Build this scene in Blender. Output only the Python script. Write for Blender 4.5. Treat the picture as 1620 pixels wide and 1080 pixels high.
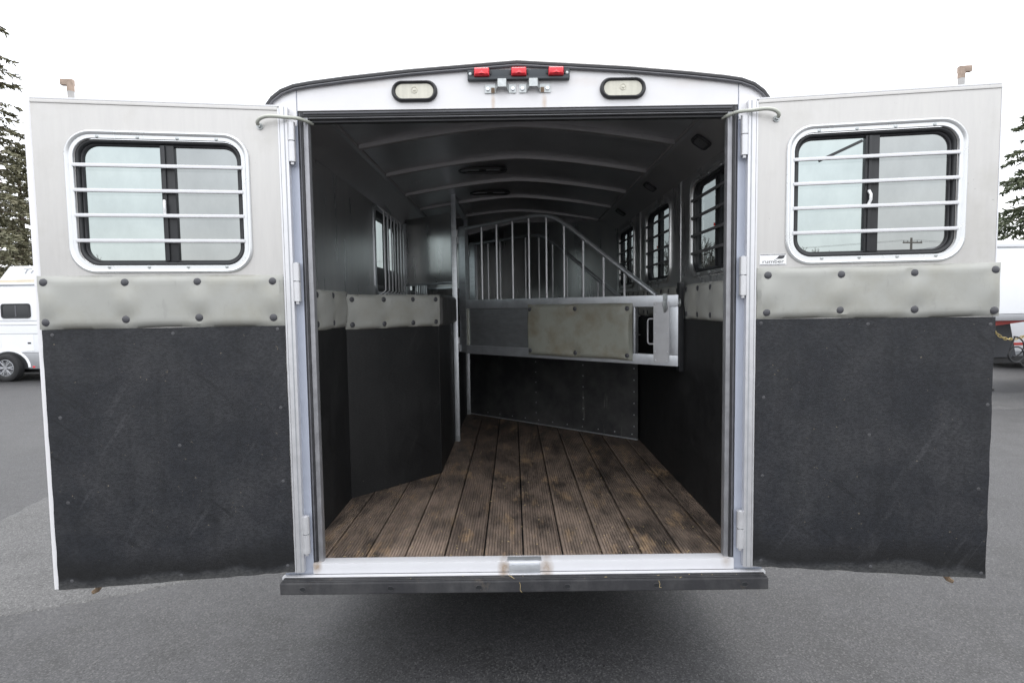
import bpy, bmesh, math, random
from mathutils import Vector, Matrix
from mathutils.geometry import tessellate_polygon

# ------------------------------------------------------------------ camera, world, sun, exposure
scene = bpy.context.scene
for ob in list(bpy.data.objects):
    bpy.data.objects.remove(ob)
COL = scene.collection
R = math.radians

CAM_LOC = Vector((-0.0307, -2.5514, 1.63))
PITCH, ROLL, YAW, FPX = 0.0628, 0.0139, 0.0029, 900.0


def camera_axes():
    f = Vector((0, math.cos(PITCH), -math.sin(PITCH)))
    u = Vector((0, math.sin(PITCH), math.cos(PITCH)))
    x = Vector((1, 0, 0))
    X = math.cos(ROLL) * x - math.sin(ROLL) * u
    U = math.cos(ROLL) * u + math.sin(ROLL) * x
    M = Matrix.Rotation(YAW, 3, 'Z')
    return M @ X, M @ U, M @ f


AX, AU, AF = camera_axes()
cam_data = bpy.data.cameras.new('camera')
cam = bpy.data.objects.new('camera', cam_data)
COL.objects.link(cam)
cam.matrix_world = Matrix((
    (AX.x, AU.x, -AF.x, CAM_LOC.x), (AX.y, AU.y, -AF.y, CAM_LOC.y),
    (AX.z, AU.z, -AF.z, CAM_LOC.z), (0, 0, 0, 1)))
cam_data.sensor_width = 36
cam_data.lens = 36 * FPX / 1620
cam_data.clip_start = 0.05
cam_data.clip_end = 3000
scene.camera = cam

world = bpy.data.worlds.new('World')
scene.world = world
world.use_nodes = True
wn, wl = world.node_tree.nodes, world.node_tree.links
wn.clear()
w_out = wn.new('ShaderNodeOutputWorld')
sky = wn.new('ShaderNodeTexSky')
sky.sky_type = 'NISHITA'
sky.sun_disc = False
sky.sun_elevation = R(52)
sky.sun_rotation = R(200)
sky.dust_density = 4.0
sky_bg = wn.new('ShaderNodeBackground')
sky_bg.inputs['Strength'].default_value = 0.05
wl.new(sky.outputs[0], sky_bg.inputs['Color'])
# the closed cloud deck in front of that sky, faintly streaked
tc = wn.new('ShaderNodeTexCoord')
mp = wn.new('ShaderNodeMapping')
mp.inputs['Scale'].default_value = (1.0, 1.0, 4.0)
wl.new(tc.outputs['Generated'], mp.inputs[0])
cn = wn.new('ShaderNodeTexNoise')
cn.inputs['Scale'].default_value = 3.0
cn.inputs['Detail'].default_value = 6.0
wl.new(mp.outputs[0], cn.inputs['Vector'])
cr = wn.new('ShaderNodeValToRGB')
cr.color_ramp.elements[0].position = 0.3
cr.color_ramp.elements[0].color = (0.83, 0.85, 0.88, 1)
cr.color_ramp.elements[1].position = 0.7
cr.color_ramp.elements[1].color = (1.0, 1.0, 1.0, 1)
wl.new(cn.outputs['Fac'], cr.inputs[0])
# a closed cloud deck is about twice as bright overhead as at the horizon, all the way round
sxyz = wn.new('ShaderNodeSeparateXYZ')
wl.new(tc.outputs['Generated'], sxyz.inputs[0])
zr = wn.new('ShaderNodeMapRange')
zr.inputs['From Min'].default_value = 0.0
zr.inputs['From Max'].default_value = 1.0
zr.inputs['To Min'].default_value = 1.6
zr.inputs['To Max'].default_value = 2.7
wl.new(sxyz.outputs['Z'], zr.inputs['Value'])
cloud_bg = wn.new('ShaderNodeBackground')
wl.new(zr.outputs['Result'], cloud_bg.inputs['Strength'])
wl.new(cr.outputs[0], cloud_bg.inputs['Color'])
wadd = wn.new('ShaderNodeAddShader')
wl.new(sky_bg.outputs[0], wadd.inputs[0])
wl.new(cloud_bg.outputs[0], wadd.inputs[1])
wl.new(wadd.outputs[0], w_out.inputs['Surface'])

sun_data = bpy.data.lights.new('sun', 'SUN')
sun_data.energy = 1.3
sun_data.angle = R(40)
sun_data.color = (1.0, 0.97, 0.93)
sun = bpy.data.objects.new('sun', sun_data)
COL.objects.link(sun)
sun.location = (0, 0, 30)
sun_dir = Vector((0.10, 0.30, 0.95)).normalized()      # towards the sun: high, a little beyond the trailer
sun.rotation_euler = sun_dir.to_track_quat('Z', 'Y').to_euler()
sky.sun_elevation = math.asin(sun_dir.z)
sky.sun_rotation = math.atan2(sun_dir.x, sun_dir.y)

scene.view_settings.view_transform = 'Standard'
scene.view_settings.look = 'None'
scene.view_settings.gamma = 1.0
scene.view_settings.exposure = 0.2
scene.view_settings.use_curve_mapping = False
scene.render.engine = 'CYCLES'
scene.cycles.max_bounces = 8
scene.cycles.diffuse_bounces = 4
scene.cycles.transparent_max_bounces = 24

rng = random.Random(11)

# ------------------------------------------------------------------ materials
MATS = {}


def new_mat(name):
    m = bpy.data.materials.new(name)
    m.use_nodes = True
    n, l = m.node_tree.nodes, m.node_tree.links
    b = n['Principled BSDF']
    MATS[name] = m
    return m, n, l, b


def noise(n, l, scale, detail=4.0, rough=0.55, stretch=None, coord='pos'):
    if coord == 'pos':
        g = n.new('ShaderNodeNewGeometry')
        src = g.outputs['Position']
    else:
        g = n.new('ShaderNodeTexCoord')
        src = g.outputs['Object']
    if stretch:
        mm = n.new('ShaderNodeMapping')
        mm.inputs['Scale'].default_value = stretch
        l.new(src, mm.inputs[0])
        src = mm.outputs[0]
    t = n.new('ShaderNodeTexNoise')
    t.inputs['Scale'].default_value = scale
    t.inputs['Detail'].default_value = detail
    t.inputs['Roughness'].default_value = rough
    l.new(src, t.inputs['Vector'])
    return t.outputs['Fac']


def ramp(n, l, src, stops):
    r = n.new('ShaderNodeValToRGB')
    el = r.color_ramp.elements
    while len(el) < len(stops):
        el.new(0.5)
    for e, (p, c) in zip(el, stops):
        e.position = p
        e.color = (c, c, c, 1) if isinstance(c, (int, float)) else (*c, 1)
    l.new(src, r.inputs[0])
    return r.outputs[0]


def mixc(n, l, a, b, fac, mode='MIX'):
    m = n.new('ShaderNodeMix')
    m.data_type = 'RGBA'
    m.blend_type = mode
    for sock, v in ((m.inputs['Factor'], fac), (m.inputs['A'], a), (m.inputs['B'], b)):
        if hasattr(v, 'links') or hasattr(v, 'is_linked'):
            l.new(v, sock)
        elif isinstance(v, (int, float)):
            sock.default_value = v
        else:
            sock.default_value = (*v, 1)
    return m.outputs['Result']


def bump(n, l, b, src, strength, dist=0.01):
    bp = n.new('ShaderNodeBump')
    bp.inputs['Strength'].default_value = strength
    bp.inputs['Distance'].default_value = dist
    l.new(src, bp.inputs['Height'])
    l.new(bp.outputs[0], b.inputs['Normal'])
    return bp


def simple(name, col, rough=0.5, metal=0.0, var=0.12, scale=6.0, bumps=0.0, bscale=60, stretch=None, spec=0.5):
    m, n, l, b = new_mat(name)
    f = noise(n, l, scale, 5, 0.6, stretch)
    lo = tuple(c * (1 - var) for c in col)
    hi = tuple(min(1, c * (1 + var)) for c in col)
    l.new(ramp(n, l, f, [(0.3, lo), (0.7, hi)]), b.inputs['Base Color'])
    l.new(ramp(n, l, f, [(0.3, max(0.02, rough * 0.85)), (0.7, min(1, rough * 1.15))]), b.inputs['Roughness'])
    b.inputs['Metallic'].default_value = metal
    b.inputs['Specular IOR Level'].default_value = spec
    if bumps:
        bump(n, l, b, noise(n, l, bscale, 3), bumps, 0.004)
    return m


def make_materials():
    simple('white_paint', (0.78, 0.77, 0.785), 0.35, 0, 0.04, 5)
    simple('post_paint', (0.43, 0.46, 0.54), 0.40, 0.25, 0.05, 8)
    # brushed aluminium of the doors: pale, dull, faint vertical runs, a few grey scuffs
    m, n, l, b = new_mat('door_aluminium')
    f = noise(n, l, 9, 5, 0.6, (3, 3, 0.35))
    f2 = noise(n, l, 3.0, 5, 0.65)
    c1 = ramp(n, l, f, [(0.3, (0.47, 0.458, 0.445)), (0.7, (0.545, 0.533, 0.515))])
    c2 = mixc(n, l, c1, (0.41, 0.395, 0.365), ramp(n, l, f2, [(0.55, 0.0), (0.75, 0.55)]))
    sp = noise(n, l, 70, 2, 0.5)
    l.new(mixc(n, l, c2, (0.30, 0.29, 0.28), ramp(n, l, sp, [(0.75, 0.0), (0.80, 0.6)])), b.inputs['Base Color'])
    b.inputs['Metallic'].default_value = 0.72
    l.new(ramp(n, l, f, [(0.3, 0.36), (0.7, 0.50)]), b.inputs['Roughness'])
    # mill finish of the inside sheets: darker, more mirror-like, smeared
    m, n, l, b = new_mat('inner_aluminium')
    f = noise(n, l, 4, 4, 0.5, (2.0, 2.0, 0.35))
    f2 = noise(n, l, 40, 3, 0.5, (1, 1, 0.05))
    c1 = ramp(n, l, f, [(0.3, (0.64, 0.645, 0.65)), (0.7, (0.76, 0.76, 0.75))])
    l.new(c1, b.inputs['Base Color'])
    b.inputs['Metallic'].default_value = 0.92
    rr = ramp(n, l, f, [(0.30, 0.25), (0.72, 0.34)])
    l.new(rr, b.inputs['Roughness'])
    bump(n, l, b, f2, 0.06, 0.002)
    simple('ceiling_aluminium', (0.54, 0.54, 0.555), 0.32, 0.85, 0.12, 3)
    simple('cove_aluminium', (0.52, 0.51, 0.52), 0.38, 0.8, 0.06, 4)
    simple('bow_aluminium', (0.36, 0.345, 0.35), 0.42, 0.5, 0.08, 9)
    simple('bright_aluminium', (0.66, 0.68, 0.71), 0.36, 0.75, 0.10, 14, 0.05, 120)
    simple('dull_aluminium', (0.50, 0.52, 0.54), 0.34, 0.8, 0.14, 11, 0.04, 90, (1, 1, 3))
    
    simple('jamb_aluminium', (0.30, 0.30, 0.315), 0.4, 0.5, 0.15, 20)
    simple('lock_pipe', (0.36, 0.35, 0.34), 0.5, 0.4, 0.15, 20)
    simple('mat_screw', (0.075, 0.075, 0.08), 0.5, 0.3, 0.3, 60)
    simple('trim_aluminium', (0.66, 0.67, 0.675), 0.30, 0.45, 0.05, 10)
    simple('bar_aluminium', (0.60, 0.60, 0.615), 0.38, 0.5, 0.06, 20)
    simple('dark_bar', (0.16, 0.16, 0.165), 0.45, 0.4, 0.10, 20)
    simple('zinc', (0.45, 0.47, 0.47), 0.42, 0.7, 0.2, 60)
    simple('rubber_seal', (0.028, 0.028, 0.031), 0.5, 0, 0.3, 30)
    simple('seal_grey', (0.10, 0.10, 0.11), 0.45, 0, 0.2, 30)
    simple('black_plastic', (0.018, 0.019, 0.021), 0.42, 0, 0.2, 30)
    simple('lamp_housing', (0.030, 0.038, 0.045), 0.42, 0, 0.2, 30)
    simple('button_plastic', (0.055, 0.055, 0.062), 0.4, 0, 0.15, 60)
    simple('hose_grey', (0.42, 0.43, 0.38), 0.5, 0, 0.1, 30)
    simple('rust', (0.20, 0.14, 0.09), 0.8, 0.1, 0.35, 45, 0.3, 150)
    simple('rusty_pipe', (0.33, 0.255, 0.205), 0.7, 0.2, 0.3, 25, 0.2, 150)
    simple('tyre', (0.018, 0.018, 0.019), 0.8, 0, 0.2, 20, 0.3, 80)
    simple('chassis', (0.02, 0.02, 0.021), 0.7, 0, 0.2, 10)
    simple('silver_panel', (0.33, 0.335, 0.35), 0.35, 0.5, 0.06, 3)
    simple('far_white', (0.80, 0.81, 0.83), 0.35, 0, 0.03, 1)
    simple('trim_grey', (0.35, 0.36, 0.38), 0.45, 0.3, 0.1, 5)
    simple('red_paint', (0.55, 0.06, 0.05), 0.4, 0, 0.1, 8)
    simple('gold_chain', (0.62, 0.50, 0.24), 0.4, 0.8, 0.15, 30)
    simple('tan_trim', (0.50, 0.44, 0.34), 0.6, 0, 0.1, 4)
    simple('decal_white', (0.82, 0.82, 0.82), 0.4, 0, 0.02, 40)
    simple('decal_ink', (0.045, 0.045, 0.05), 0.5, 0, 0.05, 40)
    simple('decal_grey', (0.30, 0.30, 0.31), 0.5, 0, 0.6, 330, 0, 60, (1, 1, 0.2))
    simple('pole_wood', (0.16, 0.13, 0.10), 0.85, 0, 0.2, 8, 0.4, 20, (4, 4, 0.5))
    simple('wire', (0.03, 0.03, 0.03), 0.6)
    simple('bark', (0.10, 0.075, 0.055), 0.9, 0, 0.3, 5, 0.5, 20, (3, 3, 0.6))
    simple('grey_bark', (0.13, 0.115, 0.10), 0.9, 0, 0.3, 5)
    simple('hay', (0.48, 0.37, 0.19), 0.8, 0, 0.35, 60)
    simple('chalk', (0.5, 0.5, 0.5), 0.8, 0, 0.2, 60)
    simple('red_lens', (0.75, 0.035, 0.05), 0.18, 0, 0.05, 60)
    simple('clear_lens', (0.62, 0.60, 0.51), 0.22, 0, 0.10, 40, 0.25, 160, (1, 1, 0.1))
    simple('dome_lens', (0.10, 0.10, 0.105), 0.3, 0, 0.1, 60, 0.2, 300)

    def stained(name, base, stain, spots):
        m, n, l, b = new_mat(name)
        col = ramp(n, l, noise(n, l, 6, 4, 0.6), [(0.3, tuple(v * 0.95 for v in base)), (0.7, base)])
        gp = n.new('ShaderNodeNewGeometry')
        for (cx, cz, rx, rz, amt) in spots:
            mp_ = n.new('ShaderNodeMapping')
            mp_.inputs['Location'].default_value = (-cx / rx, 0, -cz / rz)
            mp_.inputs['Scale'].default_value = (1 / rx, 0, 1 / rz)
            l.new(gp.outputs['Position'], mp_.inputs[0])
            ln = n.new('ShaderNodeVectorMath')
            ln.operation = 'LENGTH'
            l.new(mp_.outputs[0], ln.inputs[0])
            mk = n.new('ShaderNodeMath')
            mk.operation = 'MULTIPLY'
            l.new(ramp(n, l, ln.outputs['Value'], [(0.25, amt), (1.0, 0.0)]), mk.inputs[0])
            l.new(ramp(n, l, noise(n, l, 30, 4, 0.65), [(0.25, 0.3), (0.6, 1.0)]), mk.inputs[1])
            col = mixc(n, l, col, stain, mk.outputs[0])
        l.new(col, b.inputs['Base Color'])
        b.inputs['Roughness'].default_value = 0.38

    stained('sill_aluminium', (0.62, 0.62, 0.64), (0.27, 0.19, 0.12), ((-0.088, 0.43, 0.035, 0.05, 0.9), (0.105, 0.43, 0.04, 0.05, 0.85), (-0.95, 0.45, 0.03, 0.04, 0.9), (0.93, 0.45, 0.03, 0.04, 0.4)))
    stained('header_paint', (0.79, 0.78, 0.79), (0.55, 0.42, 0.30), ((-0.106, 2.52, 0.012, 0.05, 0.75), (0.118, 2.52, 0.014, 0.05, 0.7), (0.30, 2.60, 0.10, 0.03, 0.18), (-0.62, 2.60, 0.16, 0.02, 0.16), (0.75, 2.59, 0.14, 0.03, 0.15)))
    # padded vinyl: grey-green, slightly soiled
    for nm, a, c in (('vinyl', (0.345, 0.346, 0.322), (0.27, 0.258, 0.205)), ('dark_vinyl', (0.05, 0.048, 0.045), (0.035, 0.034, 0.032)),
                     ('worn_vinyl', (0.275, 0.28, 0.24), (0.20, 0.175, 0.125))):
        m, n, l, b = new_mat(nm)
        f = noise(n, l, 5.5, 6, 0.65)
        g = noise(n, l, 34, 4, 0.6, (1, 1, 0.4))
        col = mixc(n, l, a, c, ramp(n, l, f, [(0.45, 0.0), (0.72, 1.0 if nm == 'worn_vinyl' else 0.55)]))
        col = mixc(n, l, col, tuple(v * 0.55 for v in a), ramp(n, l, g, [(0.60, 0.0), (0.75, 0.35 if nm == 'worn_vinyl' else 0.28)]))
        l.new(col, b.inputs['Base Color'])
        b.inputs['Roughness'].default_value = 0.48
        bump(n, l, b, noise(n, l, 420, 2, 0.5), 0.12, 0.001)

    # stall rubber: black pebbled sheet with dusty smears, streaks and flecks
    for nm, base, dusty in (('door_rubber', (0.0145, 0.016, 0.0205), (0.046, 0.046, 0.049)), ('stall_rubber', (0.011, 0.0113, 0.012), (0.024, 0.024, 0.024))):
        m, n, l, b = new_mat(nm)
        f = noise(n, l, 2.6, 7, 0.68, None, 'obj')
        st = noise(n, l, 6, 5, 0.6, (2.5, 2.5, 0.35), 'obj')
        col = mixc(n, l, base, dusty, ramp(n, l, f, [(0.42, 0.0), (0.75, 0.9)]))
        col = mixc(n, l, col, tuple(v * 0.55 for v in base), ramp(n, l, st, [(0.52, 0.0), (0.75, 0.6)]))
        fl = noise(n, l, 46, 3, 0.75, None, 'obj')
        col = mixc(n, l, col, (0.24, 0.20, 0.14), ramp(n, l, fl, [(0.70, 0.0), (0.73, 0.6)]))
        # damp dark tide along the foot, with dry dust above it
        tcn = n.new('ShaderNodeTexCoord')
        sx = n.new('ShaderNodeSeparateXYZ')
        l.new(tcn.outputs['Object'], sx.inputs[0])
        wob = noise(n, l, 2.2, 4, 0.6, None, 'obj')
        ad = n.new('ShaderNodeMath')
        ad.operation = 'MULTIPLY_ADD'
        l.new(wob, ad.inputs[0])
        ad.inputs[1].default_value = 0.22
        l.new(sx.outputs['Z'], ad.inputs[2])
        if nm == 'door_rubber':
            tide = ramp(n, l, ad.outputs[0], [(0.575, 0.0), (0.60, 0.95), (0.64, 0.75), (0.71, 0.0)])
            col = mixc(n, l, col, (0.005, 0.0052, 0.006), tide)
            dust = ramp(n, l, ad.outputs[0], [(0.50, 0.75), (0.565, 0.5), (0.59, 0.0)])
            col = mixc(n, l, col, (0.075, 0.075, 0.072), dust)
        # hoof scrapes: long slanting scuffs, some dark and shiny, some pale with dust, in patches
        for ang, seed_, tone, amt in ((0.9, 3.0, tuple(v * 0.4 for v in base), 0.75), (-0.55, 9.0, tuple(min(1, v * 2.2) for v in dusty), 0.22)):
            tq = n.new('ShaderNodeTexCoord')
            mq = n.new('ShaderNodeMapping')
            mq.inputs['Rotation'].default_value = (0, ang, 0)
            mq.inputs['Location'].default_value = (seed_, seed_, seed_)
            l.new(tq.outputs['Object'], mq.inputs[0])
            mq2 = n.new('ShaderNodeMapping')
            mq2.inputs['Scale'].default_value = (1.0, 1.0, 0.07)
            l.new(mq.outputs[0], mq2.inputs[0])
            nq = n.new('ShaderNodeTexNoise')
            nq.inputs['Scale'].default_value = 30
            nq.inputs['Detail'].default_value = 3
            nq.inputs['Distortion'].default_value = 0.6
            l.new(mq2.outputs[0], nq.inputs['Vector'])
            pm = n.new('ShaderNodeTexNoise')
            pm.inputs['Scale'].default_value = 3.0
            l.new(mq.outputs[0], pm.inputs['Vector'])
            mu = n.new('ShaderNodeMath')
            mu.operation = 'MULTIPLY'
            l.new(ramp(n, l, nq.outputs['Fac'], [(0.58, 0.0), (0.68, amt)]), mu.inputs[0])
            l.new(ramp(n, l, pm.outputs['Fac'], [(0.50, 0.0), (0.62, 1.0)]), mu.inputs[1])
            col = mixc(n, l, col, tone, mu.outputs[0])
        gr = noise(n, l, 170, 3, 0.7, (0.45, 0.45, 1.0), 'obj')
        col = mixc(n, l, col, mixc(n, l, col, (0.45, 0.45, 0.47), 1.0, 'MULTIPLY'), ramp(n, l, gr, [(0.40, 0.9), (0.58, 0.0)]))
        l.new(col, b.inputs['Base Color'])
        l.new(ramp(n, l, f, [(0.3, 0.50), (0.7, 0.66)]), b.inputs['Roughness'])
        b.inputs['Specular IOR Level'].default_value = 0.42
        peb = n.new('ShaderNodeTexVoronoi')
        peb.inputs['Scale'].default_value = 260
        mm = n.new('ShaderNodeMapping')
        mm.inputs['Scale'].default_value = (0.6, 0.6, 1.0)
        l.new(tcn.outputs['Object'], mm.inputs[0])
        l.new(mm.outputs[0], peb.inputs['Vector'])
        bump(n, l, b, peb.outputs['Distance'], 0.22, 0.0012)

    # ribbed floor planks: dark brown, trodden, dried mud in patches
    m, n, l, b = new_mat('plank')
    oi = n.new('ShaderNodeObjectInfo')
    f = noise(n, l, 3.6, 9, 0.74, (2.0, 0.8, 1))
    g = noise(n, l, 16, 5, 0.65, (3.0, 0.5, 1))
    base = mixc(n, l, (0.20, 0.150, 0.118), (0.30, 0.228, 0.178), oi.outputs['Random'])
    col = mixc(n, l, base, (0.034, 0.028, 0.025), ramp(n, l, f, [(0.38, 0.0), (0.62, 0.90)]))
    f3 = noise(n, l, 4.3, 7, 0.68, (1.8, 0.6, 1))
    col = mixc(n, l, col, (0.40, 0.275, 0.165), ramp(n, l, f3, [(0.54, 0.0), (0.68, 0.80)]))
    col = mixc(n, l, col, (0.34, 0.28, 0.22), ramp(n, l, g, [(0.62, 0.0), (0.80, 0.55)]))
    fl = noise(n, l, 90, 2, 0.6)
    col = mixc(n, l, col, (0.42, 0.36, 0.27), ramp(n, l, fl, [(0.74, 0.0), (0.79, 0.8)]))
    l.new(col, b.inputs['Base Color'])
    l.new(ramp(n, l, f, [(0.3, 0.75), (0.7, 0.5)]), b.inputs['Roughness'])
    bump(n, l, b, noise(n, l, 120, 4, 0.6), 0.3, 0.003)

    # rubber step bumper: black, scuffed, brown mud at the lower edge
    m, n, l, b = new_mat('bumper_rubber')
    f = noise(n, l, 7, 6, 0.7, (1, 1, 0.5))
    col = mixc(n, l, (0.024, 0.024, 0.027), (0.070, 0.069, 0.070), ramp(n, l, f, [(0.4, 0.0), (0.75, 0.9)]))
    g = noise(n, l, 10, 6, 0.7, (1, 1, 0.7))
    col = mixc(n, l, col, (0.15, 0.12, 0.09), ramp(n, l, g, [(0.60, 0.0), (0.74, 0.65)]))
    l.new(col, b.inputs['Base Color'])
    b.inputs['Roughness'].default_value = 0.6
    bump(n, l, b, noise(n, l, 90, 4), 0.25, 0.003)

    # asphalt
    for nm, lo, hi in (('asphalt', 0.025, 0.038), ('old_asphalt', 0.043, 0.062)):
        m, n, l, b = new_mat(nm)
        big = noise(n, l, 0.35, 5, 0.6)
        mid = noise(n, l, 3.5, 6, 0.65)
        gq = n.new('ShaderNodeNewGeometry')
        cell = n.new('ShaderNodeTexVoronoi')
        cell.inputs['Scale'].default_value = 140
        l.new(gq.outputs['Position'], cell.inputs['Vector'])
        bw = n.new('ShaderNodeRGBToBW')
        l.new(cell.outputs['Color'], bw.inputs[0])
        fine = mixc(n, l, bw.outputs[0], noise(n, l, 240, 3, 0.6), 0.45)
        t = 1.0 if nm == 'asphalt' else 0.95
        c1 = ramp(n, l, big, [(0.3, (lo, lo, lo * 1.10 * t)), (0.7, (hi, hi * 0.99, hi * 1.04 * t))])
        c2 = mixc(n, l, c1, (lo * 0.6,) * 3, ramp(n, l, mid, [(0.46, 0.0), (0.68, 0.65)]))
        c3 = mixc(n, l, c2, (hi * 2.3, hi * 2.28, hi * 2.25), ramp(n, l, fine, [(0.56, 0.0), (0.76, 0.85)]))
        c4 = mixc(n, l, c3, (0.006, 0.006, 0.0065), ramp(n, l, fine, [(0.26, 0.9), (0.42, 0.0)]))
        # two chalky splashes dried on the paving
        for cx, cy in ((-1.02, -1.02), (1.06, -1.05)):
            gp = n.new('ShaderNodeNewGeometry')
            ds = n.new('ShaderNodeVectorMath')
            ds.operation = 'DISTANCE'
            l.new(gp.outputs['Position'], ds.inputs[0])
            ds.inputs[1].default_value = (cx, cy, -0.07)
            near = ramp(n, l, ds.outputs['Value'], [(0.005, 0.9), (0.075, 0.0)])
            mk = n.new('ShaderNodeMath')
            mk.operation = 'MULTIPLY'
            l.new(near, mk.inputs[0])
            l.new(ramp(n, l, noise(n, l, 60, 4, 0.7), [(0.46, 0.0), (0.6, 1.0)]), mk.inputs[1])
            c4 = mixc(n, l, c4, (0.5, 0.5, 0.52), mk.outputs[0])
        l.new(c4, b.inputs['Base Color'])
        b.inputs['Roughness'].default_value = 0.6
        b.inputs['Specular IOR Level'].default_value = 0.4
        bump(n, l, b, fine, 0.55, 0.004)

    # tinted glass: a plain tint plus a fresnel mirror
    for nm, tint in (('tinted_glass', (0.33, 0.37, 0.365)), ('screened_glass', (0.262, 0.275, 0.272)), ('dark_glass', (0.02, 0.022, 0.025)),
                     ('side_glass', (0.20, 0.225, 0.225))):
        m, n, l, b = new_mat(nm)
        tr = n.new('ShaderNodeBsdfTransparent')
        # dust film: thin uneven veil in the tint
        l.new(ramp(n, l, noise(n, l, 7, 6, 0.65, (1, 1, 0.6)), [(0.3, tuple(v * 0.86 for v in tint)), (0.7, tuple(v * 1.02 for v in tint))]), tr.inputs[0])
        gl = n.new('ShaderNodeBsdfGlossy')
        gl.inputs['Roughness'].default_value = 0.02
        fr = n.new('ShaderNodeFresnel')
        fr.inputs[0].default_value = 1.5
        mx = n.new('ShaderNodeMixShader')
        l.new(fr.outputs[0], mx.inputs[0])
        l.new(tr.outputs[0], mx.inputs[1])
        l.new(gl.outputs[0], mx.inputs[2])
        l.new(mx.outputs[0], n['Material Output'].inputs[0])

    # perforated dark guard panel
    simple('guard_panel', (0.05, 0.052, 0.058), 0.5, 0.4, 0.5, 90)
    # needles and twigs
    for nm, a, c in (('fir_needles', (0.115, 0.118, 0.068), (0.19, 0.175, 0.11)), ('spruce_needles', (0.060, 0.080, 0.045), (0.12, 0.135, 0.075))):
        m, n, l, b = new_mat(nm)
        f = noise(n, l, 2.2, 4, 0.7)
        l.new(ramp(n, l, f, [(0.3, a), (0.7, c)]), b.inputs['Base Color'])
        b.inputs['Roughness'].default_value = 0.65


make_materials()

# ------------------------------------------------------------------ mesh helpers


def link(name, me, mat, parent=None, loc=None, rotz=None):
    o = bpy.data.objects.new(name, me)
    COL.objects.link(o)
    if mat and not me.materials:
        me.materials.append(MATS[mat])
    if parent is not None:
        o.parent = parent
    if loc is not None:
        o.location = loc
    if rotz is not None:
        o.rotation_euler = (0, 0, rotz)
    return o


def mesh(verts, faces, smooth=False, bevel=0.0, angle=40):
    me = bpy.data.meshes.new('mesh')
    me.from_pydata([tuple(v) for v in verts], [], faces)
    bm = bmesh.new()
    bm.from_mesh(me)
    bmesh.ops.remove_doubles(bm, verts=bm.verts, dist=1e-6)
    if bevel:
        ed = [e for e in bm.edges if len(e.link_faces) == 2 and e.calc_face_angle(0) > R(30)]
        bmesh.ops.bevel(bm, geom=ed, offset=bevel, segments=2, profile=0.7, affect='EDGES', clamp_overlap=True)
    bmesh.ops.recalc_face_normals(bm, faces=bm.faces)
    bm.to_mesh(me)
    bm.free()
    if smooth:
        for p in me.polygons:
            p.use_smooth = True
        if angle < 180:
            me.set_sharp_from_angle(angle=R(angle))
    return me


def put(name, verts, faces, mat, parent=None, smooth=False, bevel=0.0, loc=None, rotz=None):
    return link(name, mesh(verts, faces, smooth, bevel), mat, parent, loc, rotz)


BOXF = [(0, 1, 3, 2), (4, 6, 7, 5), (0, 4, 5, 1), (2, 3, 7, 6), (0, 2, 6, 4), (1, 5, 7, 3)]


def box_vf(x, y, z):
    return [(a, b, c) for a in x for b in y for c in z], [tuple(f) for f in BOXF]


def box(name, x, y, z, mat, parent=None, bevel=0.003, loc=None, rotz=None):
    v, f = box_vf(x, y, z)
    return put(name, v, f, mat, parent, bool(bevel), bevel, loc, rotz)


def multi(parts):
    V, F = [], []
    for v, f in parts:
        k = len(V)
        V += list(v)
        F += [tuple(i + k for i in q) for q in f]
    return V, F


def tube_vf(pts, r, seg=8, closed=False, caps=True, sx=1.0, up=None):
    pts = [Vector(p) for p in pts]
    n = len(pts)
    rs = r if isinstance(r, (list, tuple)) else [r] * n
    V, F = [], []
    prev = None
    for i, p in enumerate(pts):
        a = pts[(i - 1) % n] if (closed or i > 0) else p
        b = pts[(i + 1) % n] if (closed or i < n - 1) else p
        t = (b - a).normalized()
        if prev is None:
            ref = Vector(up) if up else (Vector((0, 0, 1)) if abs(t.z) < 0.9 else Vector((1, 0, 0)))
            nrm = (ref - t * ref.dot(t)).normalized()
        else:
            nrm = (prev - t * prev.dot(t)).normalized()
        prev = nrm
        bi = t.cross(nrm)
        for k in range(seg):
            an = 2 * math.pi * (k + 0.5) / seg
            V.append(p + nrm * (rs[i] * math.cos(an) * sx) + bi * (rs[i] * math.sin(an)))
    m = n if closed else n - 1
    for i in range(m):
        j = (i + 1) % n
        for k in range(seg):
            k2 = (k + 1) % seg
            F.append((i * seg + k, i * seg + k2, j * seg + k2, j * seg + k))
    if caps and not closed:
        F.append(tuple(range(seg))[::-1])
        F.append(tuple((n - 1) * seg + k for k in range(seg)))
    return V, F


def tube(name, pts, r, mat, parent=None, seg=10, closed=False, smooth=True, **kw):
    v, f = tube_vf(pts, r, seg, closed, **kw)
    return put(name, v, f, mat, parent, smooth)


def rrect(x0, x1, z0, z1, r, seg=6):
    out = []
    for cx, cz, a0 in ((x1 - r, z1 - r, 0), (x0 + r, z1 - r, 90), (x0 + r, z0 + r, 180), (x1 - r, z0 + r, 270)):
        for i in range(seg + 1):
            a = R(a0 + 90 * i / seg)
            out.append((cx + r * math.cos(a), cz + r * math.sin(a)))
    return out


def sheet_vf(outer, holes, y0, y1):
    """flat plate in the local XZ plane, with holes, between y0 and y1"""
    loops = [outer] + list(holes)
    flat = [p for lp in loops for p in lp]
    tris = tessellate_polygon([[Vector((p[0], p[1], 0)) for p in lp] for lp in loops])
    n = len(flat)
    V = [(p[0], y0, p[1]) for p in flat] + [(p[0], y1, p[1]) for p in flat]
    F = [tuple(t) for t in tris] + [tuple(i + n for i in t)[::-1] for t in tris]
    k = 0
    for lp in loops:
        m = len(lp)
        for i in range(m):
            j = (i + 1) % m
            F.append((k + i, k + j, k + j + n, k + i + n))
        k += m
    return V, F


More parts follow.
